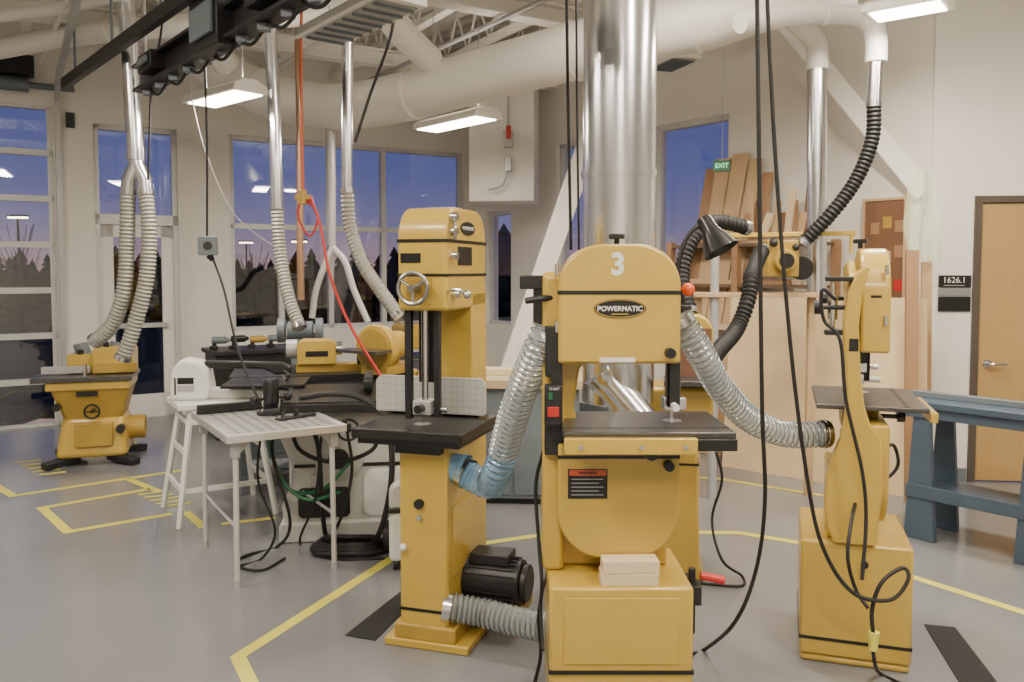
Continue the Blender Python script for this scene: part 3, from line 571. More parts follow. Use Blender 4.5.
# ---------------------------------------------------------------- overhead rails
p0=P(142,92,6.2); d=Vector((.63,-.77,0)); z=p0.z
g=G().beam(p0,p0+d*5,.14,.02).beam(p0+Vector((0,0,.17)),p0+d*5+Vector((0,0,.17)),.14,.02).beam(p0+Vector((0,0,.085)),p0+d*5+Vector((0,0,.085)),.02,.17)
E=top(make('overhead_rail',g,BLK),'black steel overhead rail carrying boxes and cables','overhead rail')
for t,w_,h in ((.25,.3,.06),(1.35,.45,.26),(2.2,.3,.08)):
    a=p0+d*t+Vector((.0,-.06,.12)); cb=make('control_box',G().beam(a,a+d*w_,.14,h+.06),BLK,E,.006); make('box_cover',G().beam(a+d*.05+Vector((-.06,-.06,0)),a+d*(w_-.05)+Vector((-.06,-.06,0)),.02,h*.7),GRY,cb,.003)
for t in (.1,1.1,2.1,3.0):
    q=p0+d*t; make('hanger_rod',G().c(q+Vector((0,0,.17)),(q.x,q.y,CH),.012,n=8),LGRY,E)
for t in [.15+.3*i for i in range(14)]:
    q=p0+d*t; make('trolley_clip',G().b(q.x-.03,q.x+.03,q.y-.03,q.y+.03,q.z-.05,q.z-.01),GRY,E,.004)
for i in range(9):
    a=p0+d*(.2+i*.42)+Vector((0,0,-.02)); make('cable_loop',G().cord([a,a+d*.2+Vector((0,0,-.06)),a+d*.42],.010),RUB,E)
r0=P(64,84,7.35); r1=P(152,-2,5.5); r1.z=r0.z; dv=(r1-r0).normalized()
g=G().beam(r0,r0+dv*3.6,.05,.09)
E=top(make('overhead_rail',g,BLK),'thin dark rail running in from above the garage door','overhead rail')
for t in (.4,1.5,2.6):
    q=r0+dv*t; make('hanger_rod',G().c((q.x,q.y,q.z+.04),(q.x,q.y,CH),.01,n=8),GRY,E)
# ---------------------------------------------------------------- lights
def area(pw,sx,sy,loc,parent=None,up=False,name='tube_light',col=(1,.88,.72)):
    l=bpy.data.lights.new(name,'AREA'); l.shape='RECTANGLE'; l.size=sx; l.size_y=sy; l.energy=pw; l.color=col
    o=bpy.data.objects.new(name,l); COL.objects.link(o); o.location=loc
    if parent: o.parent=parent
    if up: o.rotation_euler=(pi,0,0)
    return o
def fixture(p,yaw,L=1.15,lab='white hanging fluorescent fixture, lit underneath',lit=True,pw=26,upw=8):
    e=thing('ceiling_light',lab,'ceiling light',p,yaw,'hanging fluorescent fixtures')
    make('housing',G().pr([(-.14,0),(.14,0),(.13,.05),(.05,.09),(-.05,.09),(-.13,.05)],'x',-L/2,L/2),WHT,e,.004)
    if lit: make('lens',G().b(-L/2+.04,L/2-.04,-.11,.11,-.008,-.001),TUBE,e)
    else:
        lv=make('louvre',G().b(-L/2+.04,L/2-.04,-.11,.11,-.006,-.001),LGRY,e)
        for k in range(8): make('blade',G().b(-L/2+.08+k*(L-.16)/7-.004,-L/2+.08+k*(L-.16)/7+.004,-.11,.11,-.02,-.006),GRY,lv)
    for sx in (-.35,.35): make('hanger_wire',G().c((L*sx,0,.09),(L*sx,0,CH-p[2]-.002),.004,n=6),LGRY,e)
    if lit:
        area(pw,L-.1,.2,(0,0,-.02),e); area(upw,L-.1,.1,(0,0,.12),e,up=True)
    return e
for u0,v0,d0,u1,v1,d1,lit in ((424,134,7.6,490,114,6.9,1),(199,110,6.4,252,87,5.9,1),(318,44,4.6,404,-2,3.9,0),(866,20,5.3,952,2,5.0,1),(657,72,7.6,688,56,7.1,0)):
    a=P(u0,v0,d0); b=P(u1,v1,d1); m=(a+b)/2; L=(b-a).length*.97; fixture(m,math.atan2(b.y-a.y,b.x-a.x),L,'white hanging fluorescent fixture, lit underneath' if lit else 'unlit white fluorescent fixture with grey louvre',bool(lit),36)
for x,y in ((-1.6,1.4),(1.9,1.4),(.2,-.6),(-3.9,3.4),(3.9,3.2),(.9,4.2)):
    fixture(Vector((x,y,3.6)),B.yaw,1.5,pw=92,upw=20)
# ---------------------------------------------------------------- belt sander behind saw
E=thing('belt_sander','yellow pedestal belt sander behind the numbered bandsaw','sander',(P(672,500,4.35).x,4.35,0),radians(-10))
make('pedestal',G().pr([(-.17,0),(.17,0),(.14,.08),(.12,.8),(-.12,.8),(-.14,.08)],'y',-.14,.16),YEL,E,.012)
make('motor_housing',G().b(-.24,.2,-.15,.2,.8,1.0),YEL,E,.02); make('pulley_guard',G().c((-.3,.02,.9),(-.24,.02,.9),.09),YEL,E,.01)
make('belt_housing',G().pr(rr(-.0,.2,1.0,1.37,(.01,.01,.095,.095)),'y',-.06,.16),YEL,E,.01)
make('belt',G().b(.01,.19,-.068,-.061,1.03,1.3),mk('abrasive_belt',(.2,.1,.06),.9),E)
make('tilting_table',G().b(-.05,.25,-.3,-.08,1.03,1.055).pr([(-.02,1.03),(.2,1.03),(.15,.95)],'y',-.12,-.09),IRON,E,.003)
make('stripe',G().b(-.131,.131,-.142,.162,.6,.612),BLKP,E)
E=thing('task_lamp','black gooseneck task lamp with bell shade','lamp',P(684,300,3.25))
q=E.location.copy(); L=lambda u,v,y:P(u,v,y)-q
make('lamp_base',G().c((0,0,-.06),(0,0,-.02),.03),BLK,E,.004)
make('arm',G().cord([L(684,303,3.25),L(678,270,3.25),L(688,236,3.25),L(705,222,3.25)],.008),BLK,E)
ax=(L(727,262,3.2)-L(704,222,3.25)).normalized()
make('lamp_shade',G().lathe([(.0,-.012),(.026,-.01),(.032,.01),(.034,.05),(.052,.085),(.07,.135),(.073,.14),(.068,.137),(.05,.085),(.03,.05)],L(704,220,3.25),ax),mk('lamp_black_gloss',(.02,.02,.022),.25),E); make('bulb',G().sph(L(704,220,3.25)+ax*.1,.026),BRT,E)
# ---------------------------------------------------------------- shaper
c=F(97,460); E=thing('shaper','yellow spindle shaper on black splayed feet','shaper',(c.x,c.y,0),radians(18))
for sx in (-1,1):
    for sy in (-1,1):
        make('foot',G().beam((sx*.12,sy*.12,.06),(sx*.34,sy*.3,.03),.09,.06),BLK,E,.01)
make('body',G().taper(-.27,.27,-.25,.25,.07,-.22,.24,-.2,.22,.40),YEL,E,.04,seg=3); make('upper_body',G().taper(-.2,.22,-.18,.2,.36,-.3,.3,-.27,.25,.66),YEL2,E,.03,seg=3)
make('door',G().b(-.12,.16,-.262,-.2,.16,.36),YEL2,E,.01); make('knob',G().c((-.24,-.2,.5),(-.24,-.3,.5),.03),BLK,E); make('knob',G().c((.22,-.2,.3),(.22,-.28,.3),.035),BLK,E)
make('height_wheel',G().ring((.02,-.31,.46),(0,1,0),.055,.009).c((.02,-.2,.46),(.02,-.32,.46),.014).beam((-.035,-.31,.46),(.075,-.31,.46),.01,.01),DIRON,E)
make('name_plate',G().b(-.1,.06,-.265,-.262,.58,.62),BLKP,E)
make('table',G().b(-.42,.32,-.3,.28,.7,.74),IRON,E,.004); make('table_apron',G().b(-.32,.3,-.28,.26,.63,.7),YEL,E,.01)
make('fence_hood',G().pr(rr(.0,.31,.74,.96,(.005,.005,.04,.04)),'y',-.1,.24),YEL,E,.008); make('hood_box',G().pr(rr(-.2,.0,.74,.90,(.005,.005,.04,.02)),'y',-.04,.24),YEL,E,.008)
make('fence_board',G().b(-.38,-.02,-.1,-.06,.75,.81),LGRY,E,.003); make('fence_board',G().b(.02,.34,-.14,-.1,.75,.83),YEL2,E,.003)
make('hood_port',G().c((-.1,.12,.88),(-.12,.12,.98),.06),GRY,E); make('hood_port',G().c((.16,.1,.94),(.17,.1,.98),.06),GRY,E); make('spindle',G().c((-.05,-.16,.74),(-.05,-.16,.83),.02),CHR,E)
make('clamp_knob',G().c((-.1,-.02,.9),(-.1,-.02,.94),.025,n=8),BLK,E); make('clamp_knob',G().c((.1,-.06,.96),(.1,-.06,1.0),.025,n=8),BLK,E)
make('motor',G().c((.2,.05,.26),(.38,.05,.26),.1),YEL2,E,.01)
# ---------------------------------------------------------------- router table
E=thing('work_table','folding aluminium table with slotted top and four legs','table',(-1.365,4.56,0),radians(32))
BALU=mk('bright_aluminium',(.74,.74,.73),.3,.6,.06,20)
make('frame',G().b(-.31,.31,-.43,-.40,.745,.785).b(-.31,.31,.40,.43,.745,.785).b(-.31,-.28,-.40,.40,.745,.785).b(.28,.31,-.40,.40,.745,.785),BALU,E,.003)
SLOT=mk('table_board',(.62,.62,.60),.3,.4)
n=SLOT.node_tree; vo=n.nodes.new('ShaderNodeTexVoronoi'); vo.inputs['Scale'].default_value=17; vo.inputs['Randomness'].default_value=0
tc=n.nodes.new('ShaderNodeTexCoord'); sp_=n.nodes.new('ShaderNodeMapping'); sp_.inputs['Scale'].default_value=(1,1,0); n.links.new(tc.outputs['Object'],sp_.inputs['Vector']); n.links.new(sp_.outputs['Vector'],vo.inputs['Vector'])
lt=n.nodes.new('ShaderNodeMath'); lt.operation='GREATER_THAN'; lt.inputs[1].default_value=.24; n.links.new(vo.outputs['Distance'],lt.inputs[0])
mm=n.nodes.new('ShaderNodeMix'); mm.data_type='RGBA'; mm.inputs['A'].default_value=(.12,.12,.12,1); mm.inputs['B'].default_value=(.62,.62,.60,1)
n.links.new(lt.outputs[0],mm.inputs['Factor']); n.links.new(mm.outputs['Result'],n.nodes['Principled BSDF'].inputs['Base Color'])
make('table_top',G().b(-.28,.28,-.40,.40,.765,.783),SLOT,E)
for sx in (-1,1):
    for sy in (-1,1):
        x,y=sx*.255,sy*.365
        lg=make('leg',G().c((x,y,.03),(x*.98,y*.98,.75),.0145),BALU,E); make('leg_foot',G().c((x,y,0),(x,y,.035),.018,.015),LGRY,lg); make('leg_clamp',G().b(x-.022,x+.022,y-.022,y+.022,.66,.745),LGRY,lg,.006)
        make('corner_bracket',G().pr([(x-.0,.745),(x-sx*.09,.745),(x-.0,.66)],'y',y-.006,y+.006),LGRY,lg)
for sx in (-.25,.25): make('crossbar',G().c((sx,-.36,.3),(sx,.36,.3),.008),BALU,E)
def onT(x,y):
    a=radians(32); return Vector((-1.365+x*cos(a)-y*sin(a),4.56+x*sin(a)+y*cos(a),.7855))
top(make('table_fence',G().b(-.3,.3,-.02,.02,0,.05).b(-.3,.3,-.02,.05,0,.008),BLK,loc=onT(0,.3),rot=(0,0,radians(32)),bev=.003),'black fence bar lying across the aluminium table','fence')
E2=thing('router','black plunge router clamped on the aluminium table','router',onT(.06,.1),radians(40))
make('base',G().c((0,0,0),(0,0,.015),.08),BLK,E2)
for sx in (-.05,.05): make('post',G().c((sx,0,.015),(sx,0,.12),.008),CHR,E2)
make('motor',G().lathe([(.001,.2),(.035,.2),(.045,.18),(.045,.07),(.03,.05),(.001,.05)],(0,0,0)),BLK,E2); make('handle',G().sph((.1,0,.09),.025).sph((-.1,0,.09),.025).c((-.1,0,.09),(.1,0,.09),.01),BLK,E2)
E=thing('push_block','black knobbed push block lying on the table','push block',onT(.14,-.1),radians(50)); make('base',G().b(-.12,.12,-.025,.025,0,.012),BLK,E,.003); make('knob',G().c((0,0,.012),(0,0,.045),.014),BLK,E)
# saw stand and saw
E=thing('saw_stand','white splayed-leg metal stand with rungs','stand',(-1.95,5.45,0),radians(32))
for sx in (-1,1):
    for sy in (-1,1): make('leg',G().beam((sx*.3,sy*.28,0),(sx*.2,sy*.17,.72),.03,.03),BRT,E,.003)
for z,k in ((.22,.27),(.45,.24),(.64,.215)):
    w_=k*.9
    make('rung',G().beam((-k,-w_,z),(-k,w_,z),.02,.03),BRT,E); make('rung',G().beam((k,-w_,z),(k,w_,z),.02,.03),BRT,E)
    if z!=.45: make('rung',G().beam((-k,-w_,z),(k,-w_,z),.02,.03),BRT,E)
make('stand_top',G().b(-.28,.28,-.22,.22,.72,.76),BRT,E,.006)
E=thing('scroll_saw','white bench saw with long black upper arm','saw',(-1.98,5.42,.76),radians(8))
make('body',G().pr([(-.24,0),(-.0,0),(.02,.08),(.0,.2),(-.05,.25),(-.16,.27),(-.22,.2)],'y',-.11,.09),BRT,E,.025,seg=3); make('label_plate',G().b(-.18,-.08,-.114,-.11,.11,.15),BLKP,E); make('label_strip',G().b(-.18,-.08,-.1135,-.11,.06,.1),LGRY,E)
make('side_vent',G().b(-.2,-.19,-.1125,-.11,.04,.15),BLK,E)
make('upper_arm',G().pr([(-.03,.25),(.46,.23),(.52,.20),(.52,.16),(.42,.15),(.34,.19),(-.03,.2)],'y',-.035,.035),BLK,E,.01); make('lower_arm',G().pr([(-.03,.0),(.5,.0),(.5,.05),(-.03,.07)],'y',-.05,.05),BRT,E,.008)
make('saw_table',G().b(.1,.62,-.2,.2,.085,.105),DIRON,E,.004); make('table_post',G().b(.27,.33,-.03,.03,.04,.085),BLK,E); make('blade_holder',G().c((.47,0,.105),(.47,0,.16),.012),CHR,E)
make('hold_down',G().cord([(.47,-.03,.18),(.51,-.06,.15),(.49,-.05,.11)],.008),BLK,E)
# ---------------------------------------------------------------- off-white saw base cluster
E=thing('table_saw','wide off-white cabinet saw with black top and feeder','table saw',(-.90,5.15,0),radians(8))
make('cabinet',G().pr([(-.48,.06),(.50,.06),(.54,.14),(.48,.32),(.52,.6),(.50,.78),(-.46,.78),(-.50,.6),(-.42,.4),(-.50,.2)],'y',-.28,.30),OFFW,E,.05,seg=3)
make('base_skirt',G().pr(rr(-.51,.55,0,.12,(.0,.0,.03,.03)),'y',-.31,.32),OFFW,E,.012)
make('motor_bulge',G().lathe([(.001,-.06),(.1,-.055),(.14,-.03),(.15,.0)],(-.16,-.28,.5),(0,1,0)),OFFW,E); make('motor_cap',G().c((-.16,-.34,.5),(-.16,-.35,.5),.06),BLK,E)
make('label_plate',G().b(.14,.34,-.288,-.28,.52,.62),BRT,E); make('label_stripe',G().b(.16,.32,-.2895,-.288,.55,.58),BLKP,E)
make('access_panel',G().pr(rr(-.02,.42,.14,.42,.05),'y',-.288,-.28),BRT,E,.004); make('stripe',G().pr(rr(-.42,.46,.44,.46,.004),'y',-.287,-.28),BLKP,E); make('vent_panel',G().pr(rr(-.40,-.1,.14,.32,.03),'y',-.288,-.28),BLK,E,.003)
for sx in (-.3,.34): make('latch',G().b(sx-.025,sx+.025,-.295,-.28,.33,.4),LGRY,E,.003)
make('saw_table',G().b(-.48,.56,-.36,.4,.80,.84),DIRON,E,.004); make('rail',G().b(-.48,.6,-.40,-.37,.78,.83),BLK,E,.003); make('rip_fence',G().b(.12,.17,-.36,.4,.84,.9),BLK,E,.003)
make('handwheel',G().ring((-.1,-.40,.68),(0,1,0),.06,.008).c((-.1,-.27,.68),(-.1,-.42,.68),.014).beam((-.16,-.40,.68),(-.04,-.40,.68),.012,.012),DIRON,E)
make('blade_guard',G().pr(rr(-.15,.2,.86,.95,.03),'x',-.02,.03),BLK,E)
for k in range(6): make('feed_finger',G().pr([(.20+.03*k,.845),(.215+.03*k,.845),(.27+.036*k,.99-.008*k),(.245+.036*k,.995-.008*k)],'y',-.12,-.02),YEL,E,.003)
make('feeder_body',G().b(.19,.42,-.1,.1,.842,.87),YEL2,E,.006); make('feeder_dial',G().c((.46,-.05,.845),(.46,-.05,.93),.045),YEL,E,.004)
E=thing('dust_extractor','white and black wheeled dust extractor with hose port','dust extractor',(-.48,4.55,0),radians(8))
make('tub',G().pr(rr(-.2,.2,.05,.32,(.03,.03,.05,.05)),'y',-.2,.2),BRT,E,.02); make('lid',G().pr(rr(-.2,.2,.33,.48,(.02,.02,.06,.06)),'y',-.2,.2),OFFW,E,.02); make('seam',G().b(-.205,.205,-.205,.205,.315,.34),BLK,E,.004)
make('control_panel',G().b(-.13,.13,-.206,-.2,.37,.44),BLK,E,.003); make('hose_inlet',G().c((.0,-.2,.2),(.0,-.24,.2),.045),BLK,E)
for sx in (-1,1): make('wheel',G().c((sx*.2,.13,.09),(sx*.24,.13,.09),.09),BLK,E,.006)
for sx in (-1,1): make('caster',G().c((sx*.15,-.16,.03),(sx*.18,-.16,.03),.03),BLK,E)
g=G(); q=F(348,556)
sp=[Vector((q.x+cos(a)*(.22-.008*a/pi),q.y+.06+sin(a)*(.14-.006*a/pi),.022+.006*a/pi+.006*sin(3*a))) for a in [2*pi*i/36 for i in range(36*4)]]
top(make('coiled_hose',g.t(sp,.016,8),RUB),'black hose coiled on the floor beside saw','hose')
VH='vacuum_hose'
cord([P(268,440,4.55),P(278,472,4.55),P(294,492,4.6),P(325,488,4.6),P(350,462,4.65)],.011,GRN,'green hose drooping beside the white cabinet',VH,'hose')
cord([P(270,452,4.5),P(286,486,4.5),P(310,500,4.5),P(340,492,4.6)],.009,GRN,'second green cable drooping beside the cabinet',VH,'hose')
cord([P(262,425,4.4),P(258,480,4.4),P(275,530,4.4),cz(F(262,560),.01),cz(F(240,568),.01),cz(F(262,572),.01),cz(F(285,560),.01)],.007,RUB,'black cords tangled under the router table')
cord([P(322,430,4.4),P(315,500,4.5),cz(F(300,545),.01),cz(F(330,560),.01),cz(F(385,560),.01)],.007,RUB,'black cord hanging behind the table legs')
cord([P(285,410,4.6),P(272,450,4.5),P(290,520,4.45),cz(F(278,548),.01),cz(F(250,556),.01),cz(F(236,562),.01)],.009,RUB,'black cord drooping from the router to floor')
cord([P(300,398,4.7),P(330,394,4.65),P(360,398,4.6),P(386,420,4.5),P(392,470,4.4),P(384,520,4.4),cz(F(372,552),.02)],.016,RUB,'thick black hose looped over the saw table',VH,'hose')
cord([P(290,420,4.65),P(300,450,4.6),P(335,462,4.6),P(372,450,4.6),P(380,425,4.6)],.012,RUB,'black cable swagged across the white cabinet',VH,'hose')
cord([P(305,415,4.65),P(318,445,4.6),P(322,500,4.6),cz(F(330,545),.015),cz(F(372,556),.015)],.014,RUB,'black hose dropping in front of the white cabinet',VH,'hose')
cord([P(345,420,4.6),P(352,470,4.6),P(340,520,4.55),cz(F(322,552),.012)],.009,RUB,'black cable dropping in front of the white cabinet',VH,'hose')
# ---------------------------------------------------------------- bench with lathe & sander
E=thing('workbench','long black-topped steel workbench under the windows','workbench',(-1.15,6.35,0),radians(14))
make('bench_top',G().b(-.95,.55,-.35,.35,.8,.85),DIRON,E,.004)
for sx in (-.9,.5):
    for sy in (-.3,.3): make('leg',G().b(sx-.03,sx+.03,sy-.03,sy+.03,0,.8),GRY,E,.003)
make('lower_shelf',G().b(-.93,.53,-.32,.32,.25,.28),GRY,E); make('cabinet',G().b(-.8,.4,-.3,.3,.28,.8),GRY,E,.004)
E=thing('wood_lathe','yellow and black wood lathe on the workbench','lathe',P(345,374,6.15),radians(12)); E.location.z=.851
make('bed',G().b(-.35,.45,-.07,.07,0,.06),YEL2,E,.004); make('headstock',G().pr(rr(-.34,-.06,.06,.24,(.01,.01,.05,.05)),'y',-.1,.1),YEL,E,.008)
make('tailstock',G().pr(rr(.25,.4,.06,.22,(.01,.01,.04,.04)),'y',-.06,.06),YEL,E,.008); make('faceplate',G().c((-.06,0,.17),(-.02,0,.17),.05),CHR,E); make('handwheel',G().c((-.42,0,.17),(-.34,0,.17),.07),LGRY,E,.005)
make('tool_rest',G().b(-.0,.2,-.12,-.1,.15,.18).c((.1,-.11,.06),(.1,-.11,.15),.015),DIRON,E); make('label_plate',G().b(-.28,-.12,-.104,-.1,.12,.16),BLKP,E)
E=thing('disc_sander','yellow disc sander with big round guard','sander',P(374,376,5.9),radians(-30)); E.location.z=.851
make('disc_guard',G().c((0,0,.19),(0,.08,.19),.17,n=32),YEL,E,.01); make('disc',G().c((0,-.015,.19),(0,0,.19),.14,n=32),YEL2,E); make('motor',G().c((0,.08,.2),(0,.3,.2),.1),YEL,E,.01); make('foot',G().b(-.12,.12,.0,.3,0,.06),YEL2,E,.005); make('table',G().b(-.18,.18,-.2,-.02,.17,.19),IRON,E)
E=thing('bench_grinder','grey bench grinder with two wheels on pedestal','grinder',(P(296,352,6.6).x,6.75,0),radians(10))
z=.98
make('motor',G().c((-.1,0,z+.13),(.1,0,z+.13),.075),GRY,E,.006); make('foot',G().b(-.08,.08,-.08,.08,z-.02,z+.06),GRY,E,.006)
for sx in (-1,1): make('wheel_guard',G().c((sx*.12,0,z+.13),(sx*.18,0,z+.13),.1),GRY,E,.006)
make('stand',G().b(-.07,.07,-.07,.07,0.02,z-.02).b(-.16,.16,-.16,.16,0,.02),GRY,E)
c=P(268,352,8.2); E=thing('low_cabinet','dark cabinet cluttered with black tools by window','cabinet',(c.x,c.y,0),A.yaw)
make('body',G().b(-.55,.55,-.25,.25,0,.8),DIRON,E,.005); make('top_board',G().b(-.58,.58,-.28,.28,.8,.84),BLK,E,.004)
for k in range(6):
    t=Vector((c.x,c.y,.841))+A.d*(-.45+.18*k); E=thing('power_tool','small corded hand tool lying on the cabinet','power tool',t,A.yaw+random.uniform(-.4,.4),'tools on the low cabinet')
    hh=random.uniform(.07,.12); mt=random.choice([BLK,GRY,DIRON,YEL2])
    make('tool_body',G().c((-.08,0,hh),(.05,0,hh),.035,n=14).c((.05,0,hh),(.09,0,hh),.03,.012,14),mt,E,.003); make('tool_grip',G().beam((-.05,0,hh),(-.065,0,.01),.035,.04,(0,1,0)),BLK,E,.006); make('tool_base',G().b(-.1,-.03,-.035,.035,0,.03),BLK,E,.004)
c=P(425,352,8.6); E=thing('planer','dark thickness planer on a stand below windows','planer',(c.x,c.y,0),A.yaw)
make('stand',G().pr([(-.3,0),(.3,0),(.22,.65),(-.22,.65)],'y',-.2,.2),GRY,E,.01); make('bed',G().b(-.32,.32,-.35,.35,.65,.72),IRON,E,.005); make('head',G().pr(rr(-.3,.3,.8,1.05,.05),'y',-.18,.18),YEL2,E,.01)
for sx in (-.26,.26): make('post',G().c((sx,0,.7),(sx,0,.85),.03),CHR,E)
# maple bench
E=thing('workbench','maple-topped workbench with plain blue-grey cabinet base','workbench',(.0,5.95,0),radians(-4))
make('bench_top',G().b(-.5,.55,-.4,.4,.8,.86),BTOP,E,.004); make('cabinet',G().b(-.42,.48,-.36,.36,0.04,.8),GRY,E,.006); make('toe_kick',G().b(-.4,.46,-.33,.33,0,.04),BLK,E)
for x0 in (-.40,.04):
    d_=make('door',G().b(x0,x0+.42,-.37,-.36,.07,.77),GRY,E,.003); make('door_handle',G().b(x0+.36,x0+.38,-.385,-.37,.5,.62),CHR,d_)
for k in range(2):
    top(make('board_stack',G().b(-.12,.12,-.07,.07,0,.025).b(-.11,.11,-.065,.065,.025,.045),(PINEX,BTOP)[k],loc=(-.1+.3*k,5.85,.861),rot=(0,0,.3*k),bev=.002),'small pale offcut boards stacked on the bench','board stack','stacks on the bench')
# ---------------------------------------------------------------- lumber area
rk0,rk1=B.s(700),B.s(842)
E=thing('storage_rack','brown wooden lumber rack against the wall','rack',B.pt(0,0,0),B.yaw)
for s in (rk0,(rk0+rk1)/2,rk1):
    for y in (-.42,-.1): make('post',G().b(s-.03,s+.03,y-.03,y+.03,0,1.85),PINE2,E)
RS=mk('rack_shelf',(.14,.09,.055),.6)
for z in (.5,1.05,1.45,1.8): make('shelf',G().b(rk0,rk1,-.44,-.08,z,z+.025),RS,E)
for i,(u,v,t,m) in enumerate(((712,168,.15,PINE2),(724,158,.16,PINE),(741,153,.17,PINE),(757,158,.13,PINE),(769,172,.11,PINE2))):
    s=B.s(u); zt=P(u,v,B.pt(s,0).y-.1).z; a=B.pt(s-.05,.001,.52+.03*i); b=B.pt(s+.02,zt,.03+.01*i)
    top(make('plank',G().beam((0,0,.0),b-a,t,.022,B.out),m,loc=a,bev=.002),'wide rough plank leaning upright against the wall','plank','planks leaning upright on the wall')
for i in range(36):
    z=(.526,1.076,1.476,1.826)[i%4]; k=i//4; s=rk0+.05+random.uniform(0,.15)+(k%2)*.5; L_=random.uniform(.45,.65); h=random.uniform(.02,.05)
    top(make('board',G().b(0,min(L_,rk1-s-.02),-.03,.03,0,h),random.choice([PINE,PINE2,PINEX,DBRN]),loc=B.pt(s,z,.12+.065*(k//2)),rot=(0,0,B.yaw),bev=.002),'short board lying flat on the lumber rack','board','boards on the rack shelves')
for i in range(12):
    s=B.s(772)+.045*i; a=B.pt(s,1.88,.40-.02*i); b=B.pt(s+random.uniform(-.05,.05),2.08+.1*((i*2)%3),.36-.02*i)
    top(make('offcut',G().beam((0,0,0),b-a,random.choice([.03,.05,.07]),.02,B.out),(PINE2,PINE,DBRN,PINEX)[i%4],loc=a),'narrow offcut standing on the lumber rack','offcut','offcuts above the rack')
a=F(722,466); b=F(906,497); d_=(b-a).normalized(); n=Vector((-d_.y,d_.x,0))
g=G().add([a,b,b+n*.02,a+n*.02,a+n*.12+Vector((0,0,1.40)),b+n*.12+Vector((0,0,1.40)),b+n*.14+Vector((0,0,1.40)),a+n*.14+Vector((0,0,1.40))],[(0,1,2,3),(4,5,6,7),(0,1,5,4),(1,2,6,5),(2,3,7,6),(3,0,4,7)])
top(make('plywood_sheet',g,PLY),'large pale birch plywood sheet leaning on rack','plywood sheet')
for i,(u0,u1,v0,m) in enumerate(((905,918,250,PINE2),(913,927,300,PLY),(921,931,262,PINE))):
    a=F(u0,503-i*4); b=F(u1,505-i*4); h=P(u0,v0,a.y).z
    n=Vector((0,1,0)); g=G().add([a,b,b+n*.02,a+n*.02,a+n*.07+Vector((0,0,h)),b+n*.07+Vector((0,0,h)),b+n*.09+Vector((0,0,h)),a+n*.09+Vector((0,0,h))],[(0,1,2,3),(4,5,6,7),(0,1,5,4),(1,2,6,5),(2,3,7,6),(3,0,4,7)])
    top(make('panel_offcut',g,m),'narrow wood panel leaning against wall corner','wood panel','panels leaning at the corner')
E=thing('notice_board','dark brown wooden board with small tags hung on wall','notice board',B.pt(B.s(886),1.78,.03),B.yaw)
w_=(B.s(905)-B.s(866))/2
make('panel',G().b(-w_,w_,-.02,.02,-.42,.36),DBRN,E,.003)
make('border',G().b(-w_-.02,-w_,-.03,.02,-.42,.36).b(w_,w_+.02,-.03,.02,-.42,.36).b(-w_-.02,w_+.02,-.03,.02,.36,.38),PINE,E)
for k in range(9):
    x=-w_+.05+(k%3)*w_*.62; z=-.32+(k//3)*.22+random.uniform(-.03,.03); make('note',G().b(x,x+.07,-.024,-.021,z,z+.09),(PINE,PINE2,RED,PINE2,PINE,PINE2,PINE2,YEL2,PINE2)[k],E)
c=P(782,285,5.7); E=thing('radial_arm_saw','yellow radial arm saw with long thin arm','saw',(c.x,c.y,0))
z=P(782,236,5.7).z
make('arm',G().beam((-.55,0,z),(.5,0,z+.02),.03,.03),YEL,E,.004); make('arm_drop',G().c((.47,0,z-.12),(.47,0,z+.02),.013),YEL,E)
make('motor_head',G().b(-.13,.09,-.08,.1,z-.28,z-.03),YEL2,E,.01); make('motor',G().c((-.02,-.15,z-.17),(-.02,.14,z-.17),.075),YEL2,E,.006); make('motor_cap',G().c((-.02,-.16,z-.17),(-.02,-.15,z-.17),.05),DIRON,E)
make('blade_guard',G().c((.12,-.05,z-.22),(.12,0,z-.22),.08),DIRON,E,.004); make('knob',G().sph((-.1,-.12,z-.05),.03),BLK,E); make('knob',G().sph((.05,-.12,z-.08),.025),BLK,E)
make('post',G().c((-.45,.05,0),(-.45,.05,z+.05),.03),LGRY,E); make('saw_bench',G().b(-.6,.3,.0,.3,z-.42,z-.39),PINE,E,.003)
for sx in (-.55,.25): make('bench_leg',G().b(sx-.025,sx+.025,.1,.15,0,z-.42),PINE,E)
g=G(); N=16; M=12
a=P(908,166,5.8); b=P(934,172,5.8); c2=P(940,264,5.8); d2=P(907,252,5.8)
vs=[]
for i in range(N+1):
    for j in range(M+1):
        u=i/N; v=j/M; q=a.lerp(b,u).lerp(d2.lerp(c2,u),v); vs.append(q+Vector((.01*sin(7*v),.035*sin(9*u+3*v)+.01*sin(23*u+11*v),0)))
g.add(vs,[(i*(M+1)+j,(i+1)*(M+1)+j,(i+1)*(M+1)+j+1,i*(M+1)+j+1) for i in range(N) for j in range(M)])
top(make('plastic_film',g,FILM),'translucent yellow-green plastic film draped at the corner','plastic film')
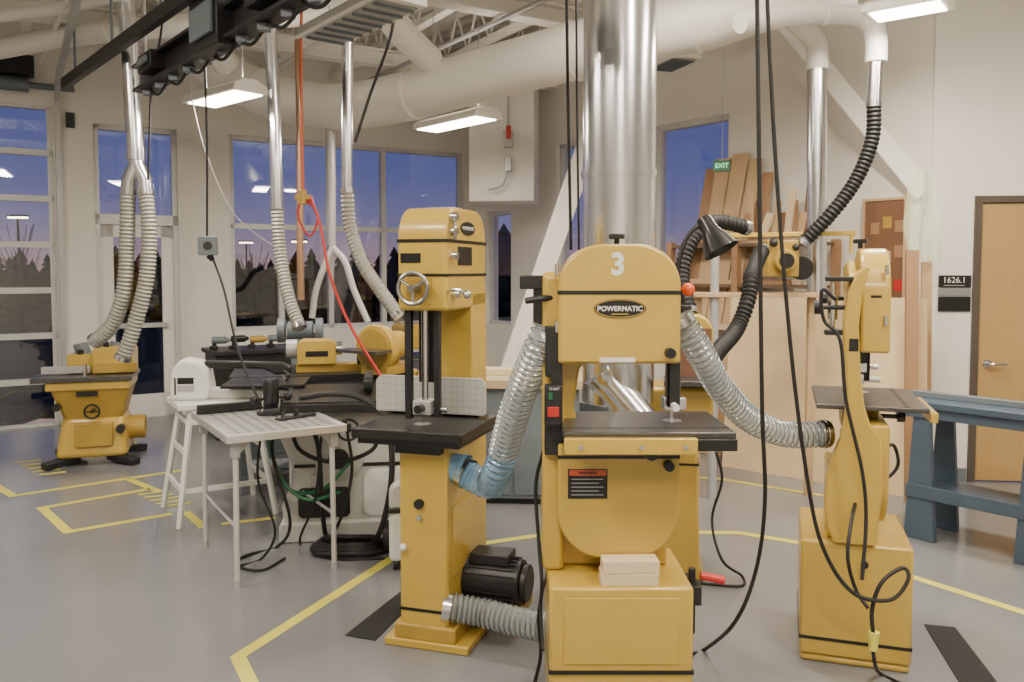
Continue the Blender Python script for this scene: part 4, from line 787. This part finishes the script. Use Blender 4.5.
# ---------------------------------------------------------------- blue-grey bench
A0=Vector((2.3,5.02,0)); dr=Vector((.60,-.72,0)).normalized(); E=thing('tool_bench','blue-grey steel bench with flared legs and shelf','bench',A0,math.atan2(dr.y,dr.x))
make('bench_top',G().b(-.08,1.5,-.05,.36,.79,.83),BLUG,E,.005)
for x in (.20,.80):
    for y in (.0,.32):
        make('leg',G().taper(x-.09,x+.09,y-.02,y+.02,0,x-.045,x+.045,y-.02,y+.02,.79),BLUG,E,.004)
make('lower_shelf',G().b(.12,.9,-.01,.34,.27,.30),BLUG,E,.004); make('shelf_lip',G().b(.12,.95,-.03,-.01,.25,.33),BLUG,E,.004); make('apron',G().b(0.05,1.2,-.03,-.01,.73,.79),BLUG,E,.003)
top(make('steel_bar',G().b(-.4,.3,-.03,.03,0,.035),GRY,loc=(2.72,4.76,.8305),rot=(0,0,-.87),bev=.003),'grey steel bar lying on the bench top','steel bar')
cord([cz(F(885,470),.012),P(880,455,4.3),P(893,445,4.3),P(898,465,4.3),P(885,478,4.3),P(876,462,4.3),P(886,450,4.3)],.009,RUB,'black cable coiled behind the bandsaw')
# ---------------------------------------------------------------- world & camera
w=bpy.data.worlds.new('dusk'); bpy.context.scene.world=w; w.use_nodes=True; nt=w.node_tree; bg=nt.nodes['Background']
tc=nt.nodes.new('ShaderNodeTexCoord'); sx=nt.nodes.new('ShaderNodeSeparateXYZ'); cr=nt.nodes.new('ShaderNodeValToRGB')
nt.links.new(tc.outputs['Generated'],sx.inputs[0]); nt.links.new(sx.outputs['Z'],cr.inputs[0]); nt.links.new(cr.outputs[0],bg.inputs[0])
e=cr.color_ramp.elements; e[0].position=0; e[0].color=(.46,.28,.28,1); e[1].position=1; e[1].color=(.01,.018,.08,1)
for p,c in ((.015,(.40,.26,.31,1)),(.05,(.23,.20,.37,1)),(.11,(.125,.14,.36,1)),(.3,(.05,.075,.25,1))):
    q=e.new(p); q.color=c
bg.inputs[1].default_value=1.0
cam=bpy.data.cameras.new('camera'); co=bpy.data.objects.new('camera',cam); COL.objects.link(co)
co.location=(0,0,EYE); co.rotation_euler=(pi/2-PIT,0,0); cam.sensor_width=36; cam.lens=36*FP/1024; cam.shift_y=-(341-V0)/1024; cam.clip_end=900
bpy.context.scene.camera=co
